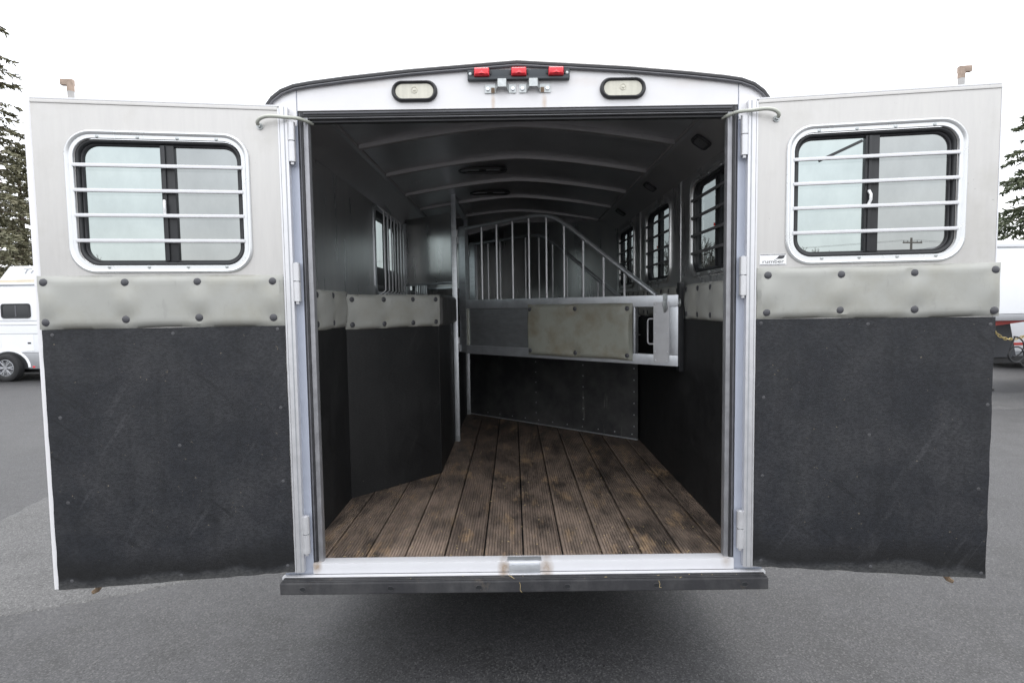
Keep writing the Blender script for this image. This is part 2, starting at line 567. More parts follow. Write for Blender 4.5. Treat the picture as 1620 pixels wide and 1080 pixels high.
def sheet(name, outer, holes, y0, y1, mat, parent=None, bevel=0.0, loc=None, rotz=None):
    v, f = sheet_vf(outer, holes, y0, y1)
    return put(name, v, f, mat, parent, False, bevel, loc, rotz)


def ringplate(name, lo, li, y0, y1, mat, parent=None, bulge=0.0, loc=None, rotz=None, prof=None):
    """ring between two loops with the same point count; rounded crown towards -Y when bulge"""
    n = len(lo)
    V, F = [], []
    prof = prof or [(0.0, y1), (0.0, y0 + bulge), (0.22, y0 + bulge * 0.25), (0.5, y0), (0.78, y0 + bulge * 0.25), (1.0, y0 + bulge), (1.0, y1)]
    for i in range(n):
        for t, y in prof:
            V.append((lo[i][0] * (1 - t) + li[i][0] * t, y, lo[i][1] * (1 - t) + li[i][1] * t))
    m = len(prof)
    for i in range(n):
        j = (i + 1) % n
        for k in range(m):
            k2 = (k + 1) % m
            F.append((i * m + k, i * m + k2, j * m + k2, j * m + k))
    return put(name, V, F, mat, parent, True, 0, loc, rotz)


def disc_vf(c, r, depth, seg=14, dome=True, sz=1.0):
    """round head facing -Y"""
    V, F = [], []
    rings = ((1.0, 0.0), (0.96, 0.55), (0.72, 0.85), (0.35, 1.0)) if dome else ((1.0, 0.0), (1.0, 1.0))
    for rr, h in rings:
        for k in range(seg):
            a = 2 * math.pi * k / seg
            V.append((c[0] + r * rr * math.cos(a), c[1] - depth * h, c[2] + r * rr * sz * math.sin(a)))
    for i in range(len(rings) - 1):
        for k in range(seg):
            k2 = (k + 1) % seg
            F.append((i * seg + k, i * seg + k2, (i + 1) * seg + k2, (i + 1) * seg + k))
    F.append(tuple((len(rings) - 1) * seg + k for k in range(seg)))
    F.append(tuple(range(seg))[::-1])
    return V, F


def shared(name, me, mat, parent, loc, rotz=None):
    return link(name, me, mat, parent, loc, rotz)


BUTTON = mesh(*disc_vf((0, 0, 0), 0.0165, 0.009, 16), smooth=True)
SCREW = mesh(*disc_vf((0, 0, 0), 0.007, 0.003, 10), smooth=True)
MATSCREW = mesh(*disc_vf((0, 0, 0), 0.0075, 0.0015, 10), smooth=True)
MATSCREW.materials.append(MATS['mat_screw'])
RIVET = mesh(*disc_vf((0, 0, 0), 0.0055, 0.003, 8), smooth=True)
BUTTON.materials.append(MATS['button_plastic'])
SCREW.materials.append(MATS['zinc'])
RIVET.materials.append(MATS['bright_aluminium'])


def cushion_vf(x0, x1, z0, z1, depth, buttons, seed, sag=0.0022):
    """stuffed vinyl pad: bulging face, pulled in at each button, wavy edges"""
    rg = random.Random(seed)
    ph = [rg.uniform(0, 6.28) for _ in range(6)]
    w, h = x1 - x0, z1 - z0
    nx, nz = max(12, int(w / 0.016)), max(10, int(h / 0.014))
    V, F = [], []

    def edge(t, L):
        d = min(t, 1 - t) * L
        return min(1.0, max(0.0, d / 0.022)) ** 0.5

    for j in range(nz + 1):
        for i in range(nx + 1):
            a, b = i / nx, j / nz
            x, z = x0 + a * w, z0 + b * h
            zz = z + sag * (math.sin(a * 9 + ph[0]) + 0.5 * math.sin(a * 21 + ph[1])) * (0.8 if b < 0.5 else 0.35) * abs(2 * b - 1)
            xx = x + sag * 0.5 * math.sin(b * 7 + ph[2]) * abs(2 * a - 1)
            e = edge(a, w) * edge(b, h)
            pull = 0.0
            for bx, bz in buttons:
                q = ((x - bx) ** 2 + (z - bz) ** 2) ** 0.5
                pull = max(pull, math.exp(-(q / 0.040) ** 1.3))
            wr = 0.0014 * math.sin(x * 19 + ph[3] + z * 11) + 0.0009 * math.sin(x * 43 + ph[4]) * math.sin(z * 38 + ph[5])
            y = -(0.003 + (depth * (1 - 0.70 * pull) + wr) * e)
            V.append((xx, y, zz))
    for j in range(nz):
        for i in range(nx):
            k = j * (nx + 1) + i
            F.append((k, k + 1, k + nx + 2, k + nx + 1))
    # back and rim
    top = len(V)
    rim = [i for i in range(nx + 1)] + [(j + 1) * (nx + 1) - 1 for j in range(1, nz + 1)] + \
          [nz * (nx + 1) + i for i in range(nx - 1, -1, -1)] + [j * (nx + 1) for j in range(nz - 1, 0, -1)]
    for k in rim:
        V.append((V[k][0], 0.0, V[k][2]))
    m = len(rim)
    for i in range(m):
        j = (i + 1) % m
        F.append((rim[i], rim[j], top + j, top + i))
    F.append(tuple(top + i for i in range(m))[::-1])
    return V, F


def cushion(name, x0, x1, z0, z1, depth, buttons, mat, parent, seed, loc=None, rotz=None, bparent=None, bloc=(0, 0, 0), rot=0.0):
    v, f = cushion_vf(x0, x1, z0, z1, depth, buttons, seed)
    o = put(name, v, f, mat, parent, True, 0, loc, rotz)
    bp = o if bparent is None else bparent
    for bx, bz in buttons:
        shared('button', BUTTON, None, bp, (bx, -(0.003 + depth * 0.36), bz))
    return o


def empty(name, loc, label, cat, group=None):
    o = bpy.data.objects.new(name, None)
    COL.objects.link(o)
    o.location = loc
    o.empty_display_size = 0.2
    tag(o, label, cat, group)
    return o


def tag(o, label, cat, group=None, kind=None):
    if label:
        o['label'] = label
    if cat:
        o['category'] = cat
    if group:
        o['group'] = group
    if kind:
        o['kind'] = kind


def text_mesh(body, size, extrude=0.0006, shear=0.0):
    cu = bpy.data.curves.new('text', 'FONT')
    cu.body = body
    cu.size = size
    cu.extrude = extrude
    cu.shear = shear
    cu.align_x = 'CENTER'
    cu.align_y = 'CENTER'
    ob = bpy.data.objects.new('text', cu)
    COL.objects.link(ob)
    bpy.context.view_layer.update()
    me = bpy.data.meshes.new_from_object(ob.evaluated_get(bpy.context.evaluated_depsgraph_get()))
    bpy.data.objects.remove(ob)
    me.materials.clear()
    # stand it up: text plane XY -> XZ facing -Y
    me.transform(Matrix.Rotation(R(90), 4, 'X'))
    return me


def ray_z(px, py, z=-0.07):
    d = AX * ((px - 810) / FPX) + AU * ((540 - py) / FPX) + AF
    t = (z - CAM_LOC.z) / d.z
    return CAM_LOC + d * t


# ------------------------------------------------------------------ ground
GZ = -0.07           # ground level; the camera and trailer heights are measured from the sill


def ground_poly(name, pts, z, mat):
    me = bpy.data.meshes.new(name)
    n = len(pts)
    V = [(p[0], p[1], GZ + z) for p in pts]
    F = [tuple(range(n))]
    if z > 0:                                   # a laid patch: its edge runs out onto the paving round it
        c = Vector((sum(p[0] for p in pts) / n, sum(p[1] for p in pts) / n))
        V += [(p[0] + (p[0] - c.x) * 0.012, p[1] + (p[1] - c.y) * 0.012, GZ - 0.001) for p in pts]
        F += [(i, (i + 1) % n, n + (i + 1) % n, n + i) for i in range(n)]
    me.from_pydata(V, [], F)
    o = link(name, me, mat)
    o['kind'] = 'structure'
    return o


ground_poly('asphalt_ground', [(-1500, -1500), (1500, -1500), (1500, 1500), (-1500, 1500)], 0.0, 'asphalt')


def ragged(pts, step, amp, seed):
    rg = random.Random(seed)
    out = []
    n = len(pts)
    for i in range(n):
        a, b = Vector(pts[i]), Vector(pts[(i + 1) % n])
        k = max(1, int((b - a).length / step))
        for q in range(k):
            p = a.lerp(b, q / k)
            if q:
                p += Vector((rg.uniform(-amp, amp), rg.uniform(-amp, amp)))
            out.append(p)
    return out


gl_pts = [ray_z(*p).xy for p in ((-260, 1010), (0, 973), (170, 944), (330, 912), (452, 902), (520, 880))]
gl_top = [ray_z(*p).xy for p in ((520, 700), (75, 786), (0, 826), (-260, 905))]
ground_poly('old_pavement', ragged([tuple(p) for p in gl_pts + gl_top], 0.12, 0.018, 3), 0.004, 'old_asphalt')
ground_poly('pavement_strip', ragged([(5.5, 6.3), (40, 4.6), (40, 7.4), (5.5, 7.7)], 0.4, 0.04, 4), 0.004, 'old_asphalt')

# ------------------------------------------------------------------ the horse trailer
FZ = 0.46            # floor height
T = empty('horse_trailer', (0, 0, 0), 'white aluminium horse trailer with both rear doors swung open and plank floor', 'trailer')
LEN = 6.4
ROOF = [(0, 2.681), (0.17, 2.670), (0.47, 2.650), (0.745, 2.624), (0.90, 2.606), (0.975, 2.594), (1.03, 2.574), (1.07, 2.545), (1.10, 2.505)]


def roof_z(x):
    x = abs(x)
    for (a, za), (b, zb) in zip(ROOF, ROOF[1:]):
        if a <= x <= b:
            return za + (zb - za) * (x - a) / (b - a)
    return ROOF[-1][1]


full = [(-x, z) for x, z in ROOF[::-1]] + ROOF[1:]


def extrude_y(name, line, th, y0, y1, mat, smooth=True):
    """thin skin: profile line in XZ extruded along Y, thickness th downward"""
    n = len(line)
    V, F = [], []
    for y in (y0, y1):
        V += [(x, y, z) for x, z in line]
        V += [(x, y, z - th) for x, z in line]
    for i in range(n - 1):
        F.append((i, i + 1, 2 * n + i + 1, 2 * n + i))
        F.append((n + i, 3 * n + i, 3 * n + i + 1, n + i + 1))
        F.append((i, n + i, n + i + 1, i + 1))
        F.append((2 * n + i, 2 * n + i + 1, 3 * n + i + 1, 3 * n + i))
    F.append((0, 2 * n, 3 * n, n))
    F.append((n - 1, 2 * n - 1, 4 * n - 1, 3 * n - 1))
    return put(name, V, F, mat, T, smooth)


extrude_y('roof', full, 0.012, 0.052, LEN, 'white_paint')
# rubber trim that follows the roof edge at the rear
trim_pts = [(x, -0.004, z + 0.002) for x, z in full]
fine_pts = []
for a, b in zip(trim_pts, trim_pts[1:]):
    for q in range(3):
        fine_pts.append(Vector(a).lerp(Vector(b), q / 3))
fine_pts.append(Vector(trim_pts[-1]))
tube('roof_trim', fine_pts, 0.0125, 'rubber_seal', T, 8, sx=1.0)
tube('roof_trim_lip', [(p.x * 0.996, -0.012, p.z - 0.013) for p in fine_pts], 0.0055, 'seal_grey', T, 6)

# header over the door opening, corner posts either side of it
top_line = [(x, roof_z(x) - 0.004) for x in (-0.965, -0.9, -0.745, -0.47, -0.17, 0, 0.17, 0.47, 0.745, 0.9, 0.965)]
sheet('header_panel', [(-0.965, 2.494)] + top_line + [(0.965, 2.494)], [], 0.0, 0.05, 'header_paint', T)
for s in (-1, 1):
    loop = [(s * 0.967, 0.405), (s * 0.967, roof_z(0.967) - 0.004)] + [(s * x, roof_z(x) - 0.005) for x in (1.0, 1.03, 1.05, 1.07, 1.098)] + [(s * 1.098, 0.405)]
    sheet('corner_post', loop, [], 0.0015, 0.05, 'post_paint', T)
    # upper part of the corner is the same white sheet as the header
    cap = [(s * 0.969, 2.43), (s * 0.969, roof_z(0.969) - 0.006)] + [(s * x, roof_z(x) - 0.007) for x in (1.0, 1.03, 1.05, 1.07, 1.096)] + [(s * 1.096, 2.43)]
    sheet('corner_cap', cap, [], -0.0015, 0.001, 'white_paint', T)
    # seals and jamb of the opening
    box('door_seal', (min(s * 0.947, s * 0.9655), max(s * 0.947, s * 0.9655)), (0.004, 0.05), (FZ, 2.492), 'rubber_seal', T, 0.002)
    tube('seal_lip', [(s * 0.957, 0.002, FZ + 0.01), (s * 0.957, 0.002, 2.485)], 0.0035, 'seal_grey', T, 6)
    box('door_jamb', (min(s * 0.925, s * 0.9465), max(s * 0.925, s * 0.9465)), (0.010, 0.045), (FZ, 2.470), 'jamb_aluminium', T, 0.003)
    box('jamb_return', (min(s * 0.93, s * 1.049), max(s * 0.93, s * 1.049)), (0.051, 0.06), (FZ, 2.47), 'inner_aluminium', T, 0)
box('door_seal', (-0.9465, 0.9465), (0.004, 0.05), (2.470, 2.493), 'rubber_seal', T, 0.002)
tube('seal_lip', [(-0.94, 0.001, 2.482), (0.94, 0.001, 2.482)], 0.004, 'seal_grey', T, 6)
box('header_jamb', (-0.9245, 0.9245), (0.012, 0.045), (2.465, 2.4695), 'jamb_aluminium', T, 0.002)
box('header_jamb_lower', (-0.9245, 0.9245), (0.030, 0.060), (2.452, 2.4625), 'rubber_seal', T, 0.003)

# sill, catch plate, ledge and rubber step bumper
box('sill', (-0.966, 0.966), (-0.010, 0.05), (0.412, FZ + 0.002), 'sill_aluminium', T, 0.004)
box('sill_ledge', (-1.10, 1.10), (-0.034, -0.0115), (0.398, 0.4115), 'sill_aluminium', T, 0.002)
v, f = multi([box_vf((-0.065, 0.075), (-0.030, -0.011), (0.4125, 0.452)), box_vf((-0.073, 0.083), (-0.0105, 0.030), (0.463, 0.466))])
ck = put('sill_catch', v, f, 'bright_aluminium', T, True, 0.003)
# bumper with ribbed top
prof = [(-0.0345, 0.360), (-0.0345, 0.3975)]
for k in range(3):
    y0 = -0.0355 - 0.0157 * k
    prof += [(y0, 0.4090), (y0 - 0.0098, 0.4090), (y0 - 0.0102, 0.397), (y0 - 0.0154, 0.397)]
prof += [(-0.0830, 0.4085), (-0.0880, 0.4065), (-0.0890, 0.402), (-0.0885, 0.358), (-0.085, 0.354), (-0.07, 0.356)]
n = len(prof)
V = [(-1.088, y, z) for y, z in prof] + [(1.088, y, z) for y, z in prof]
F = [(i, (i + 1) % n, n + (i + 1) % n, n + i) for i in range(n)] + [tuple(range(n)), tuple(range(n, 2 * n))[::-1]]
bumper = put('bumper', V, F, 'bumper_rubber', T)
HOLE = mesh(*disc_vf((0, 0, 0), 0.0135, 0.0012, 14, False, 0.8))
HOLE.materials.append(MATS['black_plastic'])
GROM = mesh(*tube_vf([(0.0145 * math.cos(a * 0.4488), 0, 0.0115 * math.sin(a * 0.4488)) for a in range(14)], 0.0022, 5, True), smooth=True)
GROM.materials.append(MATS['bumper_rubber'])
for x in (-0.987, -0.595, -0.201, 0.193, 0.592, 0.983):
    h = shared('bolt_hole', HOLE, None, bumper, (x, -0.0880, 0.379))
    shared('grommet', GROM, None, bumper, (x, -0.0888, 0.379))

# clearance light bar with three red lamps
bar_o = box('marker_light_bar', (-0.215, 0.228), (-0.020, -0.0015), (2.606, 2.650), 'lamp_housing', T, 0.004)
box('bar_ledge', (-0.212, 0.225), (-0.027, -0.0205), (2.606, 2.617), 'lamp_housing', bar_o, 0.003)
for x in (-0.153, 0.0075, 0.168):
    V, F = [], []
    for xx, yy, zz in ((0.033, -0.0208, 0.0185), (0.032, -0.036, 0.0165), (0.027, -0.043, 0.011)):
        V += [(-xx, yy, -zz), (xx, yy, -zz), (xx, yy, zz), (-xx, yy, zz)]
    for k in range(2):
        for q in range(4):
            F.append((4 * k + q, 4 * k + (q + 1) % 4, 4 * k + 4 + (q + 1) % 4, 4 * k + 4 + q))
    F += [(8, 9, 10, 11), (3, 2, 1, 0)]
    V += [(-0.018, -0.0435, -0.012), (0, -0.0435, 0.002), (0.018, -0.0435, -0.012), (0, -0.050, -0.010)]
    F += [(12, 13, 15), (13, 14, 15), (14, 12, 15)]
    put('red_lamp', V, F, 'red_lens', bar_o, True, 0.003, (x, 0, 2.636))
    for s in (-1, 1):
        box('lamp_clip', (s * 0.038 - 0.003, s * 0.038 + 0.003), (-0.026, -0.0206), (-0.008, 0.010), 'black_plastic', bar_o, 0.001, (x, 0, 2.636))
for x in (-0.203, 0.216):
    shared('screw', SCREW, None, bar_o, (x, -0.0202, 2.632))

# oval reversing lights
for cx in (-0.4485, 0.4605):
    lo = rrect(cx - 0.1, cx + 0.1, 2.523, 2.613, 0.0449, 8)
    li = rrect(cx - 0.083, cx + 0.083, 2.537, 2.599, 0.0309, 8)
    rg_ = ringplate('reversing_light', lo, li, -0.020, -0.0015, 'rubber_seal', T, 0.010)
    lens = rrect(cx - 0.0825, cx + 0.0825, 2.5375, 2.5985, 0.0304, 8)
    sheet('lens', lens, [], -0.010, -0.002, 'clear_lens', rg_, 0.003)
    v, f = tube_vf([(cx + 0.013 * math.cos(a * 0.3927), -0.011, 2.573 + 0.013 * math.sin(a * 0.3927)) for a in range(16)], 0.0016, 5, True)
    put('lens_ring', v, f, 'clear_lens', rg_, True)
    shared('lens_boss', mesh(*disc_vf((0, 0, 0), 0.007, 0.004, 12), smooth=True), 'clear_lens', rg_, (cx, -0.0098, 2.573))

# two bent keeper brackets for the door bars
for x0, mir in ((-0.142, 1), (0.0085, -1)):
    xs = [0.0, 0.046, 0.058, 0.094, 0.106, 0.137]
    ysb = [-0.004, -0.004, -0.034, -0.034, -0.004, -0.004]
    V, F = [], []
    for x, y in zip(xs, ysb):
        xx = x0 + (x if mir > 0 else 0.137 - x)
        hi = 2.592 if -0.01 < y else 2.606
        lo_ = 2.556 if -0.01 < y else 2.572
        for dy in (0, 0.0035):
            V += [(xx, y + dy - 0.002, lo_), (xx, y + dy - 0.002, hi)]
    for i in range(5):
        a, b = 4 * i, 4 * i + 4
        F += [(a, a + 1, b + 1, b), (a + 2, b + 2, b + 3, a + 3), (a + 1, a + 3, b + 3, b + 1), (a, b, b + 2, a + 2)]
    F += [(0, 2, 3, 1), (20, 21, 23, 22)]
    kb = put('keeper_bracket', V, F, 'zinc', T)
    BOLT = mesh(*disc_vf((0, 0, 0), 0.009, 0.006, 6, False), smooth=False, bevel=0.001)
    for x in (0.014, 0.123):
        shared('bolt', BOLT, 'bright_aluminium', kb, (x0 + (x if mir > 0 else 0.137 - x), -0.006, 2.573))
    xr = x0 + (0.036 if mir > 0 else 0.101)
    box('rust_patch', (xr - 0.008, xr + 0.008), (-0.0072, -0.0062), (2.5565, 2.578), 'rust', kb, 0)

# hinges
for s in (-1, 1):
    for z0, z1 in ((2.268, 2.436), (1.662, 1.830), (0.522, 0.692)):
        zm = (z0 + z1) / 2 + 0.004
        v, f = multi([
            tube_vf([(s * 0.984, -0.030, z0), (s * 0.984, -0.030, zm - 0.002)], 0.0165, 14),
            tube_vf([(s * 0.984, -0.030, zm + 0.002), (s * 0.984, -0.030, z1)], 0.0165, 14),
            tube_vf([(s * 0.984, -0.030, z0 - 0.012), (s * 0.984, -0.030, z1 + 0.003)], 0.008, 8),
            box_vf((min(s * 0.986, s * 1.000), max(s * 0.986, s * 1.000)), (-0.040, -0.030), (zm + 0.003, z1 - 0.004)),
            box_vf((min(s * 0.978, s * 0.990), max(s * 0.978, s * 0.990)), (-0.028, -0.0005), (z0 + 0.002, zm - 0.004))])
        put('hinge', v, f, 'bar_aluminium', T, True)

# exterior walls, inside lining with window openings
SIDE_WINS = [(0.10, 0.93), (1.36, 2.09), (2.52, 3.25)]
WZ0, WZ1 = 1.775, 2.365
hole_r = [rrect(a + 0.03, b - 0.03, WZ0 + 0.03, WZ1 - 0.03, 0.085) for a, b in SIDE_WINS]
FEED = [(1.70, 2.66), (3.05, 3.95)]
FZ0, FZ1 = 1.74, 2.37
hole_l = [rrect(a, b, FZ0, FZ1, 0.07) for a, b in FEED]


def to_side(vf, x_sign):
    """XZ sheet (x=Y-world) -> wall at its own X (y = world X)"""
    v, f = vf
    return [(x_sign * p[1], p[0], p[2]) for p in v], f


outline = [(0.051, 0.40), (LEN, 0.40), (LEN, 2.50), (0.051, 2.50)]
inner = [(0.061, FZ), (5.3, FZ), (5.3, 2.46), (0.061, 2.46)]
for s, holes in ((1, hole_r), (-1, hole_l)):
    v, f = to_side(sheet_vf(outline, holes, 1.078, 1.099), s)
    put('side_wall', v, f, 'white_paint', T)
    v, f = to_side(sheet_vf(inner, holes, 1.050, 1.060), s)
    put('wall_lining', v, f, 'inner_aluminium', T)
    # sheet seams: thin cover strips on the lining
    for ys_ in ((1.145, 2.30) if s > 0 else ()):
        box('seam_strip', (min(s * 1.047, s * 1.0499), max(s * 1.047, s * 1.0499)), (ys_ - 0.012, ys_ + 0.012), (1.74, 2.40), 'inner_aluminium', T, 0.001)
    # cove between wall and ceiling
    V, F = [], []
    cov = [(1.0495, 2.40), (1.02, 2.425), (0.90, 2.508), (0.865, 2.518)]
    for y in (0.061, 5.3):
        V += [(s * x, y, z) for x, z in cov]
        V += [(s * (x + 0.006), y, z + 0.008) for x, z in cov]
    for i in range(3):
        F += [(i, i + 1, 8 + i + 1, 8 + i), (4 + i, 12 + i, 12 + i + 1, 4 + i + 1), (i, 4 + i, 4 + i + 1, i + 1)]
    put('cove', V, F, 'cove_aluminium', T, True)
    tube('cove_bead', [(s * 0.868, 0.07, 2.512), (s * 0.868, 5.2, 2.512)], 0.009, 'bow_aluminium', T, 6)
box('front_wall', (-1.099, 1.099), (LEN, LEN + 0.03), (0.40, 2.50), 'white_paint', T, 0.005)
line = [(x, 2.628 - 0.115 * (abs(x) / 0.9) ** 1.5) for x in [i * 0.1 - 0.9 for i in range(19)]]
extrude_y('ceiling', line, 0.006, 0.051, 5.3, 'ceiling_aluminium')
for yb in (0.62, 1.29, 1.97, 2.65, 3.42):
    pts = [(x, yb, 2.611 - 0.115 * (abs(x) / 0.9) ** 1.5) for x in [i * 0.086 - 0.86 for i in range(21)]]
    V, F = [], []
    for x, y, z in pts:
        V += [(x, y - 0.019, z - 0.012), (x, y + 0.019, z - 0.012), (x, y + 0.024, z + 0.012), (x, y - 0.024, z + 0.012)]
    for i in range(len(pts) - 1):
        for k in range(4):
            F.append((4 * i + k, 4 * i + (k + 1) % 4, 4 * i + 4 + (k + 1) % 4, 4 * i + 4 + k))
    F += [(0, 1, 2, 3), tuple(len(V) - 4 + k for k in range(4))]
    put('roof_bow', V, F, 'bow_aluminium', T, True, 0.002)
# oval roof vents
for vy, vx in ((1.56, -0.235), (2.38, -0.215)):
    zc = 2.622 - 0.115 * (abs(vx) / 0.9) ** 1.5
    lo = [(vx + p[0], vy + p[1]) for p in rrect(-0.165, 0.165, -0.065, 0.065, 0.064, 8)]
    v, f = sheet_vf(lo, [], 0, 0.012)
    vent = put('roof_vent', [(p[0], p[2], zc - 0.012 + p[1]) for p in v], f, 'black_plastic', T, True, 0.003)
    v, f = tube_vf([(p[0], p[1], zc - 0.014) for p in lo], 0.011, 6, True)
    put('vent_rim', v, f, 'black_plastic', vent, True)
    for dx in (-0.075, 0.075):
        box('vent_slot', (vx + dx - 0.05, vx + dx + 0.05), (vy - 0.012, vy + 0.012), (zc - 0.0165, zc - 0.0122), 'ceiling_aluminium', vent, 0.002)
# chalk number left on the roof sheet
me = text_mesh('1801', 0.075, 0.0004, 0.2)
me.transform(Matrix.Rotation(R(90), 4, 'X'))
link('chalk_mark', me, 'chalk', T, (-0.70, 1.63, 2.6255 - 0.006 - 0.115 * (0.70 / 0.9) ** 1.5 - 0.012)).rotation_euler = (0, R(-9), 0)
# dome lights on the right cove
for yl in (0.466, 1.574, 2.685):
    lo = rrect(-0.062, 0.062, -0.048, 0.048, 0.028)
    li = rrect(-0.045, 0.045, -0.032, 0.032, 0.02)
    dl = ringplate('dome_light', lo, li, -0.012, 0.0, 'rubber_seal', T, 0.006)
    sheet('lens', rrect(-0.0448, 0.0448, -0.0318, 0.0318, 0.019), [], -0.009, -0.001, 'dome_lens', dl, 0.002)
    # local -Y faces down and inward
    nrm = Vector((-0.565, 0, -0.825)).normalized()
    zax = Vector((-0.825, 0, 0.565)).normalized()
    yax = -nrm
    xax = yax.cross(zax)
    m4 = Matrix((xax, yax, zax)).transposed().to_4x4()
    m4.translation = Vector((0.960, yl, 2.4665)) + nrm * 0.002
    dl.matrix_local = m4

# slanted bulkhead at the front of the stalls
th = math.atan2(-1.31, 1.53)
bl = 2.78
sheet('bulkhead', [(0, FZ), (bl, FZ), (bl, 2.41), (bl - 0.2, 2.50), (bl / 2, 2.61), (0.2, 2.50), (0, 2.41)], [], 0.0, 0.02, 'inner_aluminium', T,
      0, (-1.045, 5.172, 0), th)
box('bulkhead_mat', (0.01, bl - 0.01), (-0.008, -0.0005), (FZ + 0.01, 1.52), 'stall_rubber', T, 0, (-1.045, 5.172, 0), th)

# floor: ribbed planks
subfloor = box('floor', (-1.078, 1.078), (0.052, LEN - 0.01), (0.30, FZ - 0.030), 'chassis', T, 0)
pw = 0.1865
ribs = 13


def plank_mesh(w):
    x0 = 0.0045
    w = w - 0.009
    pr = [(x0, -0.028), (x0, -0.003), (x0 + 0.004, 0.0)]
    k = max(2, int(ribs * w / 0.18))
    pit = (w - 0.008) / k
    for i in range(k):
        a = x0 + 0.004 + i * pit
        pr += [(a + pit * 0.62, 0.0), (a + pit * 0.70, -0.005), (a + pit * 0.92, -0.005), (a + pit, 0.0)]
    pr += [(x0 + w, -0.003), (x0 + w, -0.028)]
    n = len(pr)
    V = [(x, 0.0505, z) for x, z in pr] + [(x, 5.3, z) for x, z in pr]
    F = [(i, (i + 1) % n, n + (i + 1) % n, n + i) for i in range(n)]
    F += [tuple(range(n)), tuple(range(n, 2 * n))[::-1]]
    return mesh(V, F)


PLANK = plank_mesh(pw)
PLANK.materials.append(MATS['plank'])
EDGE = plank_mesh(0.115)
EDGE.materials.append(MATS['plank'])
shared('plank', EDGE, None, subfloor, (-1.0475, 0, FZ))
for i in range(10):
    shared('plank', PLANK, None, subfloor, (-0.931 + pw * i, 0, FZ + rng.uniform(-0.002, 0.001)))
shared('plank', EDGE, None, subfloor, (-0.931 + pw * 10, 0, FZ))

# wall mats and padded bands on both walls
RW, LW = -math.pi / 2, math.pi / 2
# right wall, local x runs toward the camera (-Y): local x = -Y
v, f = box_vf((1.041, 1.0495), (0.064, 5.25), (FZ + 0.002, 1.533))
put('wall_mat', v, f, 'stall_rubber', T)
for k, (a, b) in enumerate(((0.07, 0.995), (1.12, 2.0), (2.06, 2.95), (3.0, 3.3))):
    w = b - a
    nb = 5 if w > 0.5 else 2
    bt = [(-b + 0.035 + (w - 0.07) * i / (nb - 1), z) for i in range(nb) for z in (1.565, 1.715)]
    cushion('wall_pad', -b, -a, 1.532, 1.745, 0.026, bt, 'vinyl', T, 20 + k, (1.0495, 0, 0), RW)
v, f = box_vf((-1.0495, -1.041), (0.064, 0.90), (FZ + 0.002, 1.518))
put('wall_mat', v, f, 'stall_rubber', T)
bt = [(x, z) for x in (0.11, 0.37, 0.63, 0.885) for z in (1.548, 1.700)]
cushion('wall_pad', 0.065, 0.93, 1.512, 1.728, 0.026, bt, 'vinyl', T, 31, (-1.0495, 0, 0), LW)
# feed manger: slanted end, long side, with pads along the top
eth = math.atan2(0.525, 0.497)
el = math.hypot(0.497, 0.525)
box('manger_end', (0.012, el), (0.001, 0.02), (FZ, 1.70), 'stall_rubber', T, 0.002, (-1.048, 0.872, 0), eth)
bt = [(x, z) for x in (0.045, 0.272, 0.497, 0.690) for z in (1.527, 1.680)]
cushion('manger_pad', 0.0, el + 0.012, 1.498, 1.712, 0.028, bt, 'vinyl', T, 41, (-1.048, 0.872, 0), eth)
box('manger_side', (1.415, 3.70), (0.001, 0.018), (FZ, 1.68), 'stall_rubber', T, 0.002, (-0.55, 0, 0), LW)
cushion('manger_side_pad', 1.395, 2.455, 1.49, 1.715, 0.030, [], 'dark_vinyl', T, 43, (-0.5505, 0, 0), LW)
cushion('manger_side_pad', 2.60, 3.65, 1.49, 1.715, 0.030, [], 'dark_vinyl', T, 44, (-0.5505, 0, 0), LW)
box('manger_floor', (-1.04, -0.57), (1.45, 5.0), (0.92, 0.94), 'inner_aluminium', T, 0)


# stall posts, head dividers
def stall_post(y):
    px = -0.527
    o = box('stall_post', (px - 0.021, px + 0.021), (y - 0.021, y + 0.021), (FZ, 2.585), 'dull_aluminium', T, 0.004)
    box('post_strap', (px - 0.016, px + 0.018), (y - 0.027, y - 0.0215), (FZ + 0.05, 1.50), 'bright_aluminium', o, 0.002)
    return o


stall_post(2.345)
stall_post(3.575)
box('post_tie', (-0.548, -0.506), (2.367, 3.553), (2.535, 2.575), 'dull_aluminium', T, 0.004)
hd = math.atan2(2.41 - 2.835, -0.545 + 1.046)
hl = math.hypot(0.501, 0.425)
for y0 in (2.835, 4.03):
    sh = box('head_divider', (0.012, hl - 0.02), (0.0, 0.006), (1.845, 2.44), 'inner_aluminium', T, 0.001, (-1.046, y0, 0), hd)
    v, f = multi([box_vf((0.004, hl - 0.008), (-0.010, 0.016), (1.825, 1.8445)), box_vf((0.002, 0.0115), (-0.010, 0.016), (1.845, 2.44)),
                  box_vf((hl - 0.0195, hl - 0.004), (-0.010, 0.016), (1.845, 2.44))])
    put('divider_frame', v, f, 'dull_aluminium', sh, True, 0.001)


